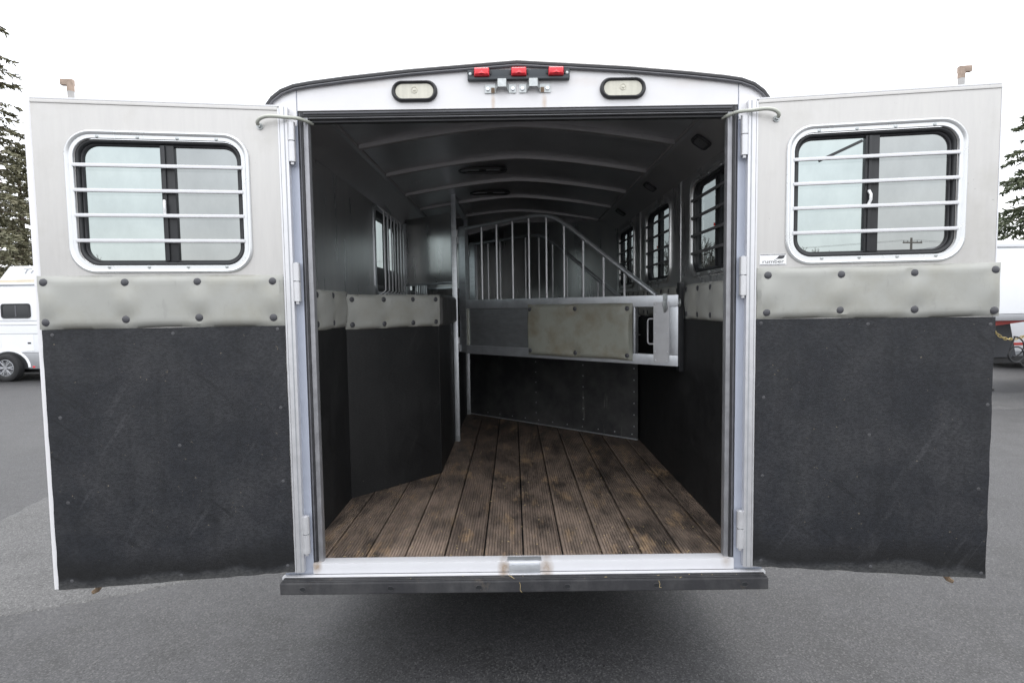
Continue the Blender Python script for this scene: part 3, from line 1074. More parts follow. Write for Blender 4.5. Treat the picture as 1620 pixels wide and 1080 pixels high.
# slant-load dividers
def divider(H, drop):
    # stile at the hinge
    D = box('stall_divider', (0.028, 0.108), (-0.020, 0.020), (1.238, 2.302), 'dull_aluminium', T, 0.004, (H[0], H[1], 0), th)
    box('rail', (0.1085, 2.003), (-0.020, 0.020), (1.610, 1.684), 'bright_aluminium', D, 0.004)
    box('rail', (0.1085, 2.003), (-0.020, 0.020), (1.230, 1.300), 'bright_aluminium', D, 0.004)
    box('stile', (1.935, 2.003), (-0.0195, 0.0195), (1.301, 1.609), 'bright_aluminium', D, 0.003)
    box('stile', (1.688, 1.702), (-0.0195, 0.0195), (1.301, 1.609), 'bright_aluminium', D, 0.002)
    box('panel', (0.109, 1.687), (-0.004, 0.004), (1.301, 1.609), 'dull_aluminium', D, 0)
    box('panel_strip', (0.1095, 0.130), (-0.014, -0.0045), (1.302, 1.608), 'hose_grey', D, 0.002)
    bt = [(x, z) for x in (0.815, 1.23, 1.65) for z in (1.285, 1.600)]
    cushion('pad', 0.786, 1.683, 1.252, 1.637, 0.030, bt, 'worn_vinyl', D, 51, (0, -0.0195, 0))
    sheet('latch_plate', [(1.842, 1.248), (1.93, 1.248), (1.945, 1.263), (1.945, 1.640), (1.836, 1.640), (1.836, 1.255)], [], -0.0235, -0.0205, 'bar_aluminium', D, 0.0005)
    for x, z in ((1.848, 1.625), (1.848, 1.56), (1.848, 1.44), (1.848, 1.32), (1.85, 1.262), (1.930, 1.44), (1.932, 1.32), (1.928, 1.26)):
        shared('rivet', RIVET, None, D, (x, -0.0235, z))
    tube('handle', [(1.835, -0.016, 1.532), (1.806, -0.016, 1.532), (1.796, -0.016, 1.527), (1.792, -0.016, 1.515), (1.792, -0.016, 1.385),
                    (1.796, -0.016, 1.373), (1.806, -0.016, 1.368), (1.835, -0.016, 1.368)], 0.0055, 'bar_aluminium', D, 8)
    # catch with its worn steel tongue
    v, f = multi([box_vf((1.904, 1.930), (-0.030, -0.0245), (1.648, 1.692)),
                  tube_vf([(1.917, -0.033, 1.655), (1.917, -0.036, 1.625), (1.923, -0.034, 1.60), (1.916, -0.030, 1.575)], [0.008, 0.013, 0.014, 0.006], 8)])
    put('catch', v, f, 'zinc', D, True)
    for z in (1.53, 1.37):
        box('latch_pin', (2.0035, 2.028), (-0.005, 0.005), (z - 0.005, z + 0.005), 'bar_aluminium', D, 0.001)
    # hoop and bars
    hoop = [(0.109, 2.283), (0.35, 2.292), (0.60, 2.300), (0.80, 2.306), (0.90, 2.304), (0.97, 2.293), (1.04, 2.266), (1.10, 2.232), (1.17, 2.186),
            (1.45, 1.975), (1.70, 1.788), (1.842, 1.684)]
    tube('hoop', [(x, 0, z) for x, z in hoop], 0.0165, 'dull_aluminium', D, 10)

    def hz(x):
        for (a, za), (b, zb) in zip(hoop, hoop[1:]):
            if a <= x <= b:
                return za + (zb - za) * (x - a) / (b - a)
    for x in (0.286, 0.452, 0.620, 0.785, 0.952, 1.114, 1.28, 1.448, 1.611):
        tube('bar', [(x, 0, 1.683), (x, 0, hz(x) - 0.010)], 0.0078, 'bar_aluminium', D, 8)
    # hinge knuckles to the post
    for z in (2.16, 1.245):
        v, f = multi([tube_vf([(0.012, -0.016, z), (0.012, -0.016, z + 0.06)], 0.012, 10), tube_vf([(0.008, -0.016, z + 0.064), (0.008, -0.016, z + 0.12)], 0.012, 10),
                      box_vf((0.010, 0.034), (-0.027, -0.0205), (z, z + 0.058))])
        put('divider_hinge', v, f, 'bar_aluminium', D, True)
    if drop:
        box('drop_panel', (0.002, 2.006), (-0.003, 0.003), (FZ + 0.004, 1.2295), 'drop_sheet', D, 0)
        box('panel_hem', (0.002, 2.006), (-0.0055, -0.0032), (FZ + 0.004, FZ + 0.016), 'bright_aluminium', D, 0)
        for k in range(11):
            shared('rivet', RIVET, None, D, (0.25 + 0.17 * k, -0.003, FZ + 0.05))
        for xx in (0.90, 1.45, 1.97):
            for k in range(7):
                shared('rivet', RIVET, None, D, (xx, -0.003, FZ + 0.12 + 0.1 * k))
    return D


m, n, l, b = new_mat('drop_sheet')
f_ = noise(n, l, 3.0, 6, 0.65)
sc = noise(n, l, 12, 4, 0.7, (1.0, 1.0, 0.12))
col = mixc(n, l, (0.10, 0.103, 0.108), (0.20, 0.20, 0.20), ramp(n, l, f_, [(0.4, 0.0), (0.7, 1.0)]))
col = mixc(n, l, col, (0.38, 0.37, 0.35), ramp(n, l, sc, [(0.66, 0.0), (0.72, 0.6)]))
l.new(col, b.inputs['Base Color'])
b.inputs['Metallic'].default_value = 0.7
b.inputs['Roughness'].default_value = 0.42

divider((-0.50, 2.36), False)
divider((-0.50, 3.57), True)
# latch post and ring on the right wall that receives the divider
box('wall_latch', (1.012, 1.0405), (1.025, 1.085), (1.20, 1.76), 'black_plastic', T, 0.004)
tube('tie_ring', [(1.008, 1.005 + 0.016 * math.cos(a * 0.5236), 1.635 + 0.022 * math.sin(a * 0.5236)) for a in range(12)],
     0.0035, 'zinc', T, 6, True)


# ------------------------------------------------------------------ framed sliding windows
def window(parent, x0, x1, z0, z1, mull, bars, y=0.0, part=None, bar_mat='bar_aluminium', ring_mat='trim_aluminium', glass=('tinted_glass', 'screened_glass'), loc=None, rotz=None, bar_out=0.010):
    """ring trim, black frame, two panes, meeting stile and bars; faces -Y, glass behind the sheet.  part: make the ring a part that parents the rest"""
    lo = rrect(x0, x1, z0, z1, 0.105, 8)
    li = rrect(x0 + 0.034, x1 - 0.034, z0 + 0.034, z1 - 0.034, 0.075, 8)
    ring = ringplate('window_trim' if part is None else part, lo, li, y - 0.016, y - 0.0005, ring_mat, parent, 0.010, loc, rotz,
                     [(0.0, y - 0.0005), (0.0, y - 0.004), (0.10, y - 0.0095), (0.25, y - 0.012), (0.40, y - 0.0105), (0.52, y - 0.006), (0.56, y - 0.0045), (0.97, y - 0.0045), (1.0, y - 0.003), (1.0, y + 0.006)])
    P = parent if part is None else ring
    fo = rrect(x0 + 0.0345, x1 - 0.0345, z0 + 0.0345, z1 - 0.0345, 0.0745, 8)
    fi = rrect(x0 + 0.050, x1 - 0.050, z0 + 0.049, z1 - 0.049, 0.064, 8)
    ringplate('window_frame', fo, fi, y + 0.004, y + 0.050, 'black_plastic', P, 0.006)
    fo2 = rrect(x0 + 0.0485, x1 - 0.0485, z0 + 0.0475, z1 - 0.0475, 0.065, 8)
    fi2 = rrect(x0 + 0.058, x1 - 0.058, z0 + 0.057, z1 - 0.057, 0.058, 8)
    ringplate('pane_gasket', fo2, fi2, y + 0.018, y + 0.040, 'rubber_seal', P, 0.004)
    # stile
    v, f = multi([box_vf((mull[0], mull[1]), (y + 0.016, y + 0.044), (z0 + 0.052, z1 - 0.052)),
                  box_vf((mull[0] + 0.010, mull[0] + 0.022), (y + 0.008, y + 0.0155), (z0 + 0.054, z1 - 0.054))])
    put('window_stile', v, f, 'black_plastic', P, True, 0.002)

    def pane(nm, a, b, yy, mat):
        lp = [p for p in rrect(x0 + 0.053, x1 - 0.053, z0 + 0.052, z1 - 0.052, 0.060, 8)]
        cl = [(min(max(p[0], a), b), p[1]) for p in lp]
        o2 = []
        for p in cl:
            if not o2 or (abs(p[0] - o2[-1][0]) + abs(p[1] - o2[-1][1])) > 1e-5:
                o2.append(p)
        me = bpy.data.meshes.new('pane')
        me.from_pydata([(p[0], yy, p[1]) for p in o2], [], [tuple(range(len(o2)))])
        link(nm, me, mat, P)
    pane('pane', x0 - 1, (mull[0] + mull[1]) / 2, y + 0.033, glass[0])
    pane('pane', (mull[0] + mull[1]) / 2, x1 + 1, y + 0.028, glass[1])
    for zb in bars:
        box('window_bar', (x0 + 0.030, x1 - 0.030), (y - bar_out, y + 0.003), (zb - 0.0075, zb + 0.0075), bar_mat, P, 0.003)
    # latch on the stile, small grey pull tab
    zc = z0 + (z1 - z0) * 0.47
    v, f = tube_vf([(mull[0] + 0.012, y + 0.006, zc - 0.028), (mull[0] + 0.016, y - 0.004, zc - 0.01), (mull[0] + 0.016, y - 0.004, zc + 0.012), (mull[0] + 0.012, y + 0.006, zc + 0.03)] if part is None else [(mull[0] - 0.004, y + 0.012, zc - 0.008), (mull[0] - 0.004, y + 0.010, zc + 0.008)], 0.006, 6)
    put('window_latch', v, f, 'decal_white' if part is None else 'red_paint', P, True)
    # trim screws
    for i in range(4):
        xx = x0 + 0.13 + (x1 - x0 - 0.26) * i / 3
        shared('screw', SCREW, None, P, (xx, y - 0.0045, z1 - 0.027))
        shared('screw', SCREW, None, P, (xx + 0.02, y - 0.0045, z0 + 0.027))
    return ring


for k, (a, b_) in enumerate(SIDE_WINS):
    mid = -(a + b_) / 2
    window(T, -b_, -a, WZ0, WZ1, (mid - 0.030, mid + 0.025), (1.925, 2.028, 2.132, 2.236), 0.0, 'window', 'dark_bar', 'inner_aluminium', ('side_glass', 'side_glass'), (1.0497, 0, 0), RW)

# drop-down feed windows in the left wall, each behind upright bars
for a, b_ in FEED:
    lo = rrect(a - 0.03, b_ + 0.03, FZ0 - 0.03, FZ1 + 0.03, 0.09, 6)
    li = rrect(a + 0.01, b_ - 0.01, FZ0 + 0.01, FZ1 - 0.01, 0.06, 6)
    fw = ringplate('feed_window', lo, li, -0.012, 0.0, 'bright_aluminium', T, 0.006, (-1.0497, 0, 0), LW)
    ringplate('window_frame', rrect(a + 0.0, b_ - 0.0, FZ0 + 0.0, FZ1 - 0.0, 0.065, 6), rrect(a + 0.07, b_ - 0.07, FZ0 + 0.06, FZ1 - 0.06, 0.05, 6), 0.004, 0.05, 'black_plastic', fw, 0.006)
    box('window_stile', ((a + b_) / 2 - 0.03, (a + b_) / 2 + 0.03), (0.012, 0.046), (FZ0 + 0.06, FZ1 - 0.06), 'black_plastic', fw, 0.003)
    if a < 2:
        box('window_rail', (a + 0.07, b_ - 0.07), (0.012, 0.046), (FZ0 + 0.06, FZ0 + 0.20), 'black_plastic', fw, 0.003)
    me = bpy.data.meshes.new('pane')
    me.from_pydata([(a + 0.06, 0.03, FZ0 + 0.06), (b_ - 0.06, 0.03, FZ0 + 0.06), (b_ - 0.06, 0.03, FZ1 - 0.06), (a + 0.06, 0.03, FZ1 - 0.06)], [], [(0, 1, 2, 3)])
    link('pane', me, 'tinted_glass', fw)
    for i in range(7):
        x = a + 0.08 + (b_ - a - 0.20) * i / 6
        tube('window_bar', [(x, -0.004, FZ0 - 0.02), (x, -0.055, FZ0 + 0.02), (x, -0.055, FZ1 - 0.02), (x, -0.004, FZ1 + 0.03)], 0.0075, 'bar_aluminium', fw, 8)
    tube('drop_rod', [(a + 0.10, -0.004, FZ1 + 0.055), (a + 0.14, -0.03, FZ1 + 0.07), (a + 0.42, -0.03, FZ1 + 0.03), (a + 0.47, -0.03, FZ1 - 0.04)], 0.005, 'zinc', fw, 6)


# ------------------------------------------------------------------ rear doors
def rear_door(s, w, win, mull, pad_x, btn_x, seed):
    ang = -s * R(8.5)

    def span(a, b):
        return (min(s * a, s * b), max(s * a, s * b))
    x0, x1 = span(win[0], win[1])
    hole = rrect(x0 + 0.02, x1 - 0.02, 1.788 + 0.02, 2.380 - 0.02, 0.09, 8)
    a, b = span(0.030, w)
    D = sheet('rear_door', [(a, 0.437), (b, 0.437), (b, 2.498), (a, 2.498)], [hole], 0.0, 0.044, 'door_aluminium', T, 0, (s * 1.0, -0.034, 0), ang)
    # hinge-side extrusion in two steps, top cap, outer edge
    box('edge_extrusion', span(-0.004, 0.0295), (-0.006, 0.046), (0.434, 2.502), 'bar_aluminium', D, 0.003)
    box('edge_bead', span(0.030, 0.037), (-0.007, -0.0005), (0.436, 2.492), 'bar_aluminium', D, 0.002)
    box('edge_line', span(0.008, 0.012), (-0.0075, -0.0062), (0.44, 2.498), 'trim_grey', D, 0)
    box('top_cap', span(0.031, w), (-0.004, 0.047), (2.4985, 2.506), 'bar_aluminium', D, 0.002)
    box('top_lip', span(0.038, w), (-0.004, -0.0005), (2.484, 2.498), 'door_aluminium', D, 0.001)
    if s < 0:
        box('lap_flange', span(w + 0.0005, w + 0.034), (0.012, 0.046), (0.437, 2.494), 'white_paint', D, 0.002)
    else:
        box('outer_edge', span(w + 0.0005, w + 0.006), (-0.001, 0.046), (0.440, 2.494), 'bar_aluminium', D, 0.002)
    window(D, x0, x1, 1.788, 2.380, span(*mull), (1.925, 2.030, 2.133, 2.236))
    # pad and its buttons, both directly under the door
    pa, pb = span(*pad_x)
    bt = [(s * u, z) for u, z in btn_x]
    v, f = cushion_vf(pa, pb, 1.557, 1.780, 0.023, bt, seed)
    put('pad', v, f, 'vinyl', D, True)
    for u, z in bt:
        shared('button', BUTTON, None, D, (u, -0.0095, z))
    # rubber mat, slightly uneven at its edges
    rg = random.Random(seed)
    ma, mb = span(0.039, w + 0.006)
    edge = []
    for i in range(24):
        t = i / 24
        edge.append((ma + (mb - ma) * t, 0.441 + rg.uniform(-0.002, 0.003)))
    for i in range(20):
        t = i / 20
        edge.append((mb + rg.uniform(-0.003, 0.002), 0.441 + 1.115 * t))
    edge += [(mb, 1.556), (ma, 1.556)]
    for i in range(19, 0, -1):
        edge.append((ma + rg.uniform(-0.001, 0.002), 0.441 + 1.115 * i / 20))
    sheet('rubber_mat', edge, [], -0.0075, -0.0005, 'door_rubber', D)
    for u, z in ((0.062, 1.535), (0.50, 1.532), (0.96, 1.53), (0.064, 1.20), (0.955, 1.18), (0.50, 1.05), (0.066, 0.86), (0.95, 0.82), (0.52, 0.472), (0.075, 0.475), (0.96, 0.470)):
        shared('mat_screw', MATSCREW, None, D, (s * (u + rg.uniform(-0.01, 0.01)), -0.0074, z + rg.uniform(-0.01, 0.01)))
    # lock bar on the outside with hooked ends
    u = 0.878 if s < 0 else 0.860
    v, f = tube_vf([(s * u, 0.062, 0.45), (s * u, 0.062, 2.575)], 0.0135, 12)
    put('lock_bar', v, f, 'lock_pipe', D, True)
    v, f = multi([tube_vf([(s * u, 0.062, 2.552), (s * u, 0.062, 2.59)], 0.0145, 12),
                  box_vf((min(s * (u - 0.013), s * (u + 0.036)), max(s * (u - 0.013), s * (u + 0.036))), (0.052, 0.072), (2.577, 2.602))])
    put('lock_hook', v, f, 'rusty_pipe', D, True, 0.003)
    v, f = tube_vf([(s * u, 0.062, 0.46), (s * (u + 0.004), 0.058, 0.415), (s * (u + 0.012), 0.052, 0.402), (s * (u + 0.028), 0.048, 0.394)], [0.013, 0.013, 0.011, 0.008], 8)
    put('lock_hook', v, f, 'rust', D, True)
    # stay anchor bolt
    v, f = multi([tube_vf([(s * 0.112, -0.001, 2.414), (s * 0.112, -0.020, 2.414)], 0.008, 6), tube_vf([(s * 0.112, -0.001, 2.414), (s * 0.112, -0.006, 2.414)], 0.014, 12)])
    put('stay_bolt', v, f, 'zinc', D, True)
    return D


BL = ((0.985, 1.752), (0.675, 1.750), (0.389, 1.751), (0.082, 1.751), (0.985, 1.587), (0.678, 1.595), (0.388, 1.598), (0.084, 1.593))
BR = ((0.083, 1.746), (0.380, 1.743), (0.666, 1.744), (0.970, 1.750), (0.080, 1.585), (0.378, 1.592), (0.670, 1.591), (0.972, 1.583))
DL = rear_door(-1, 1.000, (0.160, 0.885), (0.469, 0.524), (0.038, 1.014), BL, 61)
DR = rear_door(1, 0.975, (0.154, 0.860), (0.477, 0.532), (0.040, 0.996), BR, 62)
# black loose strip in the right door's window
box('loose_weatherstrip', (-0.095, 0.095), (-0.003, 0.003), (-0.006, 0.006), 'black_plastic', DR, 0.002, (0.375, 0.012, 2.268)).rotation_euler = (0, R(-24), 0)
# sticker with the flooring maker's name
st = sheet('sticker', rrect(0.051, 0.161, 1.7895, 1.8395, 0.004, 3), [], -0.0022, -0.0005, 'decal_white', DR)
v, f = multi([sheet_vf(rrect(0.053, 0.159, 1.8335, 1.8385, 0.001, 1), [], -0.0027, -0.0023), sheet_vf(rrect(0.053, 0.159, 1.7905, 1.7950, 0.001, 1), [], -0.0027, -0.0023)])
put('sticker_band', v, f, 'decal_grey', DR)
leaf = [(0.116, 1.8165), (0.123, 1.8205), (0.127, 1.8265), (0.131, 1.8310), (0.1545, 1.8320), (0.1530, 1.8250), (0.1490, 1.8195), (0.1420, 1.8170)]
sheet('sticker_emblem', leaf, [], -0.0027, -0.0023, 'decal_ink', DR)
tm = text_mesh('rumber', 0.0265, 0.0003)
tm.transform(Matrix.Diagonal((1.12, 1, 0.78, 1)))
link('sticker_lettering', tm, 'decal_ink', DR, (0.1065, -0.0026, 1.8060))
# grey stay hoses
for s in (-1, 1):
    P = [Vector((s * 0.915, 0.045, 2.452)), Vector((s * 0.95, -0.035, 2.450)), Vector((s * 1.0, -0.058, 2.449)), Vector((s * 1.055, -0.085, 2.446)), Vector((s * 1.09, -0.088, 2.437)),
         Vector((s * 1.108, -0.080, 2.424)), Vector((s * 1.111, -0.062, 2.415))]
    sm = []
    for i in range(len(P) - 1):
        p0, p1, p2, p3 = P[max(0, i - 1)], P[i], P[i + 1], P[min(len(P) - 1, i + 2)]
        for q in range(5):
            t = q / 5
            sm.append(0.5 * ((2 * p1) + (p2 - p0) * t + (2 * p0 - 5 * p1 + 4 * p2 - p3) * t * t + (3 * p1 - p0 - 3 * p2 + p3) * t ** 3))
    sm.append(P[-1])
    tube('stay_hose', sm, 0.0078, 'hose_grey', T, 10)


# running gear and underframe
def wheel_mesh(rt, rr, wd):
    """tyre and rim as lathes about the local X axis"""
    def lathe(pr, seg=32):
        V, F = [], []
        for k in range(seg):
            a = 2 * math.pi * k / seg
            V += [(x, r * math.cos(a), r * math.sin(a)) for x, r in pr]
        m_ = len(pr)
        for k in range(seg):
            k2 = (k + 1) % seg
            for i in range(m_ - 1):
                F.append((k * m_ + i, k * m_ + i + 1, k2 * m_ + i + 1, k2 * m_ + i))
        return V, F
    h = wd / 2
    ty = mesh(*lathe([(-h * 0.8, rr), (-h, rr + 0.03), (-h, rt - 0.04), (-h * 0.8, rt - 0.008), (-h * 0.4, rt), (h * 0.4, rt), (h * 0.8, rt - 0.008), (h, rt - 0.04), (h, rr + 0.03), (h * 0.8, rr)]), smooth=True)
    v, f = lathe([(h * 0.82, rr + 0.004), (h * 0.86, rr - 0.008), (h * 0.55, rr - 0.022), (h * 0.1, rr - 0.03), (h * 0.05, 0.0)])
    parts = [(v, f)]
    for k in range(6):
        a = 2 * math.pi * k / 6
        c, s_ = math.cos(a), math.sin(a)
        for da in (-0.16, 0.16):
            c2, s2 = math.cos(a + da), math.sin(a + da)
            parts.append(tube_vf([(h * 0.72, 0.04 * c, 0.04 * s_), (h * 0.78, (rr - 0.012) * c2, (rr - 0.012) * s2)], 0.016, 5))
    parts.append(tube_vf([(h * 0.1, 0, 0), (h * 0.9, 0, 0)], 0.045, 14))
    ri = mesh(*multi(parts), smooth=True)
    return ty, ri


TY, RI = wheel_mesh(0.34, 0.205, 0.22)
TY.materials.append(MATS['tyre'])
RI.materials.append(MATS['silver_panel'])


def wheel(parent, loc, face):
    o = link('tyre', TY, None, parent, loc)
    o.rotation_euler = (0, 0, face)
    r_ = link('rim', RI, None, o)
    return o


for s in (-1, 1):
    for yy in (3.3, 4.2):
        wheel(T, (s * 0.96, yy, 0.34 + GZ), 0 if s > 0 else math.pi)
    box('underframe_rail', (s * 0.75 - 0.04, s * 0.75 + 0.04), (1.2, LEN), (0.24, 0.2845), 'chassis', T, 0.004)
    box('fender', (min(s * 1.10, s * 1.20), max(s * 1.10, s * 1.20)), (2.85, 4.65), (0.66, 0.72), 'silver_panel', T, 0.02)
box('rear_crossmember', (-1.07, 1.07), (-0.034, 0.05), (0.335, 0.397), 'chassis', T, 0.004)
box('underbody', (-1.07, 1.07), (0.06, LEN), (0.285, 0.2985), 'chassis', T, 0)

# hay bits trodden about on planks, sill and bumper
rg = random.Random(5)
V, F = [], []


def sliver(x, y, z, L, wd, a, tilt=0.0):
    k = len(V)
    dx, dy = math.cos(a) * L / 2, math.sin(a) * L / 2
    nx, ny = -math.sin(a) * wd / 2, math.cos(a) * wd / 2
    V.extend([(x - dx - nx, y - dy - ny, z), (x + dx - nx, y + dy - ny, z + tilt), (x + dx + nx, y + dy + ny, z + tilt), (x - dx + nx, y - dy + ny, z), (x, y, z + 0.0015 + tilt)])
    F.extend([(k, k + 1, k + 4), (k + 1, k + 2, k + 4), (k + 2, k + 3, k + 4), (k + 3, k, k + 4)])


for _ in range(330):
    yy = 0.06 + 1.9 * rg.random() ** 1.5
    sliver(rg.uniform(-0.93, 1.0), yy, FZ + 0.0015, rg.uniform(0.003, 0.013), rg.uniform(0.0008, 0.002), rg.uniform(0, 6.28), rg.uniform(0, 0.003))
for _ in range(12):
    sliver(rg.uniform(-1.05, 1.05), rg.uniform(-0.078, -0.04), 0.4095, rg.uniform(0.004, 0.02), 0.0016, rg.uniform(0, 6.28))
sliver(-0.055, -0.06, 0.410, 0.05, 0.002, -1.0, 0.004)
hay = put('hay_bits', V, F, 'hay')
tag(hay, 'dry hay bits scattered over the trailer floor planks and bumper', 'hay', None, 'stuff')
# hay wisps hanging at the bumper
for x, dz, lab in ((-0.02, 0.045, 'bent straw hanging down the rubber bumper below the sill catch'), (0.60, 0.03, 'curled straw poking out of a bolt hole in the rubber bumper')):
    o = tube('straw', [(x, -0.0905, 0.402), (x + 0.005, -0.0915, 0.390), (x + 0.003, -0.092, 0.385 - dz * 0.4), (x + 0.012, -0.0915, 0.40 - dz)], 0.0008, 'hay', None, 5)
    tag(o, lab, 'straw')


# ------------------------------------------------------------------ parked trailers behind
def P_at(px, py, Y):
    d = AX * ((px - 810) / FPX) + AU * ((540 - py) / FPX) + AF
    return CAM_LOC + d * ((Y - CAM_LOC.y) / d.y)


YL = 11.5
LT = empty('parked_trailer', (-14.0, YL, GZ), 'white living-quarters trailer with silver skirt, dark window and alloy wheel under a conifer', 'trailer')


def lt(name, x, y, z, mat, parent=None, bevel=0.01):
    return box(name, (x[0] + 14.0, x[1] + 14.0), y, z, mat, parent or LT, bevel)


body = lt('body', (-19.0, -10.6), (0.0, 2.3), (0.70, 2.44), 'far_white', None, 0.06)
lt('roof_rail', (-19.0, -10.6), (-0.02, 2.3), (2.36, 2.40), 'trim_grey')
pod = lt('roof_pod', (-12.42, -10.8), (0.25, 2.0), (2.50, 2.86), 'far_white', None, 0.03)
lt('pod_base', (-13.2, -10.7), (0.2, 2.05), (2.44, 2.515), 'tan_trim', None, 0.01)
V = [(1.0, 0.3, 2.45), (1.58, 0.3, 2.45), (1.58, 0.3, 2.86), (1.35, 0.3, 2.86), (1.0, 1.9, 2.45), (1.58, 1.9, 2.45), (1.58, 1.9, 2.86), (1.35, 1.9, 2.86)]
put('pod_nose', V, [(0, 1, 2, 3), (7, 6, 5, 4), (0, 4, 5, 1), (1, 5, 6, 2), (2, 6, 7, 3), (3, 7, 4, 0)], 'far_white', LT)
tm = text_mesh('Tr', 0.24, 0.002, 0.35)
tm.transform(Matrix.Diagonal((1.5, 1, 0.75, 1)))
link('lettering', tm, 'trim_grey', LT, (1.83, 0.245, 2.72))
lt('skirt', (-19.0, -10.6), (-0.012, 2.25), (0.30, 0.70), 'silver_panel', None, 0.02)
for z in (1.50, 1.40, 1.18):
    lt('belt_line', (-19.0, -10.6), (-0.006, -0.0005), (z - 0.012, z), 'trim_grey', None, 0)
lo = rrect(1.32, 2.05, 1.56, 1.92, 0.07)
wf = sheet('window', lo, [rrect(1.36, 2.01, 1.60, 1.88, 0.05)], -0.02, 0.0, 'black_plastic', LT)

simple('dark_pane', (0.03, 0.032, 0.035), 0.08, 0, 0.05)
sheet('pane', rrect(1.361, 2.009, 1.601, 1.879, 0.05), [], -0.012, -0.004, 'dark_pane', wf)
box('window_stile', (1.67, 1.70), (-0.018, -0.0125), (1.60, 1.88), 'seal_grey', wf, 0)
lt('door_outline', (-12.72, -11.93), (-0.0045, -0.0005), (0.74, 1.165), 'far_white', None, 0)
lt('hatch_latch', (-12.07, -11.99), (-0.014, -0.005), (0.925, 0.96), 'black_plastic', None, 0.003)
v, f = tube_vf([(1.45 + 0.50 * math.cos(R(a)), -0.015, 0.34 + 0.42 * math.sin(R(a))) for a in range(0, 181, 12)], 0.03, 8)
put('wheel_arch', v, f, 'far_white', LT, True)
v, f = sheet_vf([(1.45 + 0.48 * math.cos(R(a)), 0.30 + 0.44 * math.sin(R(a))) for a in range(0, 181, 12)], [], -0.0145, -0.013)
put('wheel_well', v, f, 'black_plastic', LT)
wheel(LT, (1.45, -0.05, 0.34), -math.pi / 2)
wheel(LT, (0.55, -0.05, 0.34), -math.pi / 2)
lt('marker_lamp', (-11.98, -11.92), (-0.02, -0.013), (0.33, 0.37), 'red_lens', None, 0.003)
lt('undercarriage', (-18.8, -10.8), (0.3, 2.0), (0.18, 0.2995), 'chassis', None, 0)

# right: gooseneck nose of a white cargo trailer
YR = 7.5
RT = empty('gooseneck_trailer', (9.0, YR, GZ), 'white cargo trailer with gooseneck nose on a red brace and dark guard panel', 'trailer')
box('nose', (-0.95, 3.2), (0.0, 2.3), (1.43, 2.62), 'far_white', RT, 0.05)
box('nose_cap', (-0.98, 3.2), (-0.02, 2.3), (2.60, 2.72), 'far_white', RT, 0.05)
box('nose_seam', (-0.95, 3.2), (-0.006, -0.0005), (2.585, 2.598), 'trim_grey', RT, 0)
box('body', (3.2, 10.0), (0.0, 2.3), (0.55, 2.70), 'far_white', RT, 0.05)
box('tread_trim', (-0.96, 3.2), (-0.012, 2.29), (1.315, 1.4295), 'silver_panel', RT, 0.008)
v, f = tube_vf([(-0.70, 0.35, 1.20), (0.35, 0.35, 1.33)], 0.055, 4)
put('brace', v, f, 'red_paint', RT)
V = [(-0.75, 0.5, 0.62), (0.30, 0.5, 0.62), (0.15, 0.5, 1.31), (-0.75, 0.5, 1.31)]
V += [(x, y + 0.05, z) for x, y, z in V]
put('guard_panel', V, [(0, 1, 2, 3), (7, 6, 5, 4), (0, 4, 5, 1), (1, 5, 6, 2), (2, 6, 7, 3), (3, 7, 4, 0)], 'guard_panel', RT)
tube('jack_leg', [(-0.22, 0.6, 0.0), (-0.22, 0.6, 1.3)], 0.045, 'chassis', RT, 10)
box('jack_foot', (-0.34, -0.10), (0.48, 0.72), (0.0, 0.03), 'chassis', RT, 0.005)
box('landing_beam', (-0.75, 3.2), (0.55, 0.75), (0.50, 0.62), 'chassis', RT, 0.01)
for yy in (0.1, 2.0):
    wheel(RT, (6.0, yy + 0.05, 0.34), -math.pi / 2)
    wheel(RT, (6.9, yy + 0.05, 0.34), -math.pi / 2)
# safety chain, link by link
pts = []
A, B, Cc = Vector((-0.36, 0.25, 1.14)), Vector((0.02, 0.22, 0.98)), Vector((0.42, 0.25, 1.24))
for k in range(17):
    t = k / 16
    p = A.lerp(B, t * 2) if t < 0.5 else B.lerp(Cc, t * 2 - 1)
    p = p - Vector((0, 0, 0.07 * math.sin(math.pi * ((t * 2) % 1.0))))
    pts.append(p)
for k in range(16):
    a, b_ = pts[k], pts[k + 1]
    d = (b_ - a).normalized()
    nn = Vector((0, 1, 0)) if k % 2 else d.cross(Vector((0, 1, 0))).normalized()
    c_ = (a + b_) / 2
    L = (b_ - a).length * 0.72
    loop = [c_ + d * (L * math.cos(q * math.pi / 5)) + nn * (0.022 * math.sin(q * math.pi / 5)) for q in range(10)]
    v, f = tube_vf(loop, 0.008, 5, True)
    put('chain_link', v, f, 'gold_chain', RT, True)
cab = []
for k in range(34):
    t = k / 33
    if t < 0.3:
        q = t / 0.3
        cab.append(Vector((-0.02 - 0.10 * q, 0.18, 1.02 - 0.32 * q)))
    elif t < 0.8:
        q = (t - 0.3) / 0.5 * 2 * math.pi * 1.3
        cab.append(Vector((0.0 - 0.14 * math.cos(q), 0.17 - 0.01 * q / 3, 0.70 - 0.14 * math.sin(q))))
    else:
        q = (t - 0.8) / 0.2
        e = 2 * math.pi * 1.3
        cab.append(Vector((-0.14 * math.cos(e) + 0.10 * q, 0.14, 0.70 - 0.14 * math.sin(e) - 0.10 * q)))
v, f = tube_vf(cab, 0.013, 6)
put('light_cable', v, f, 'black_plastic', RT, True)
arc = [Vector((-0.02 + 0.19 * math.sin(q) , 0.2, 0.84 + 0.18 * math.cos(q))) for q in [i * 0.35 for i in range(10)]]
v, f = tube_vf(arc, 0.012, 6)
put('light_cable', v, f, 'black_plastic', RT, True)

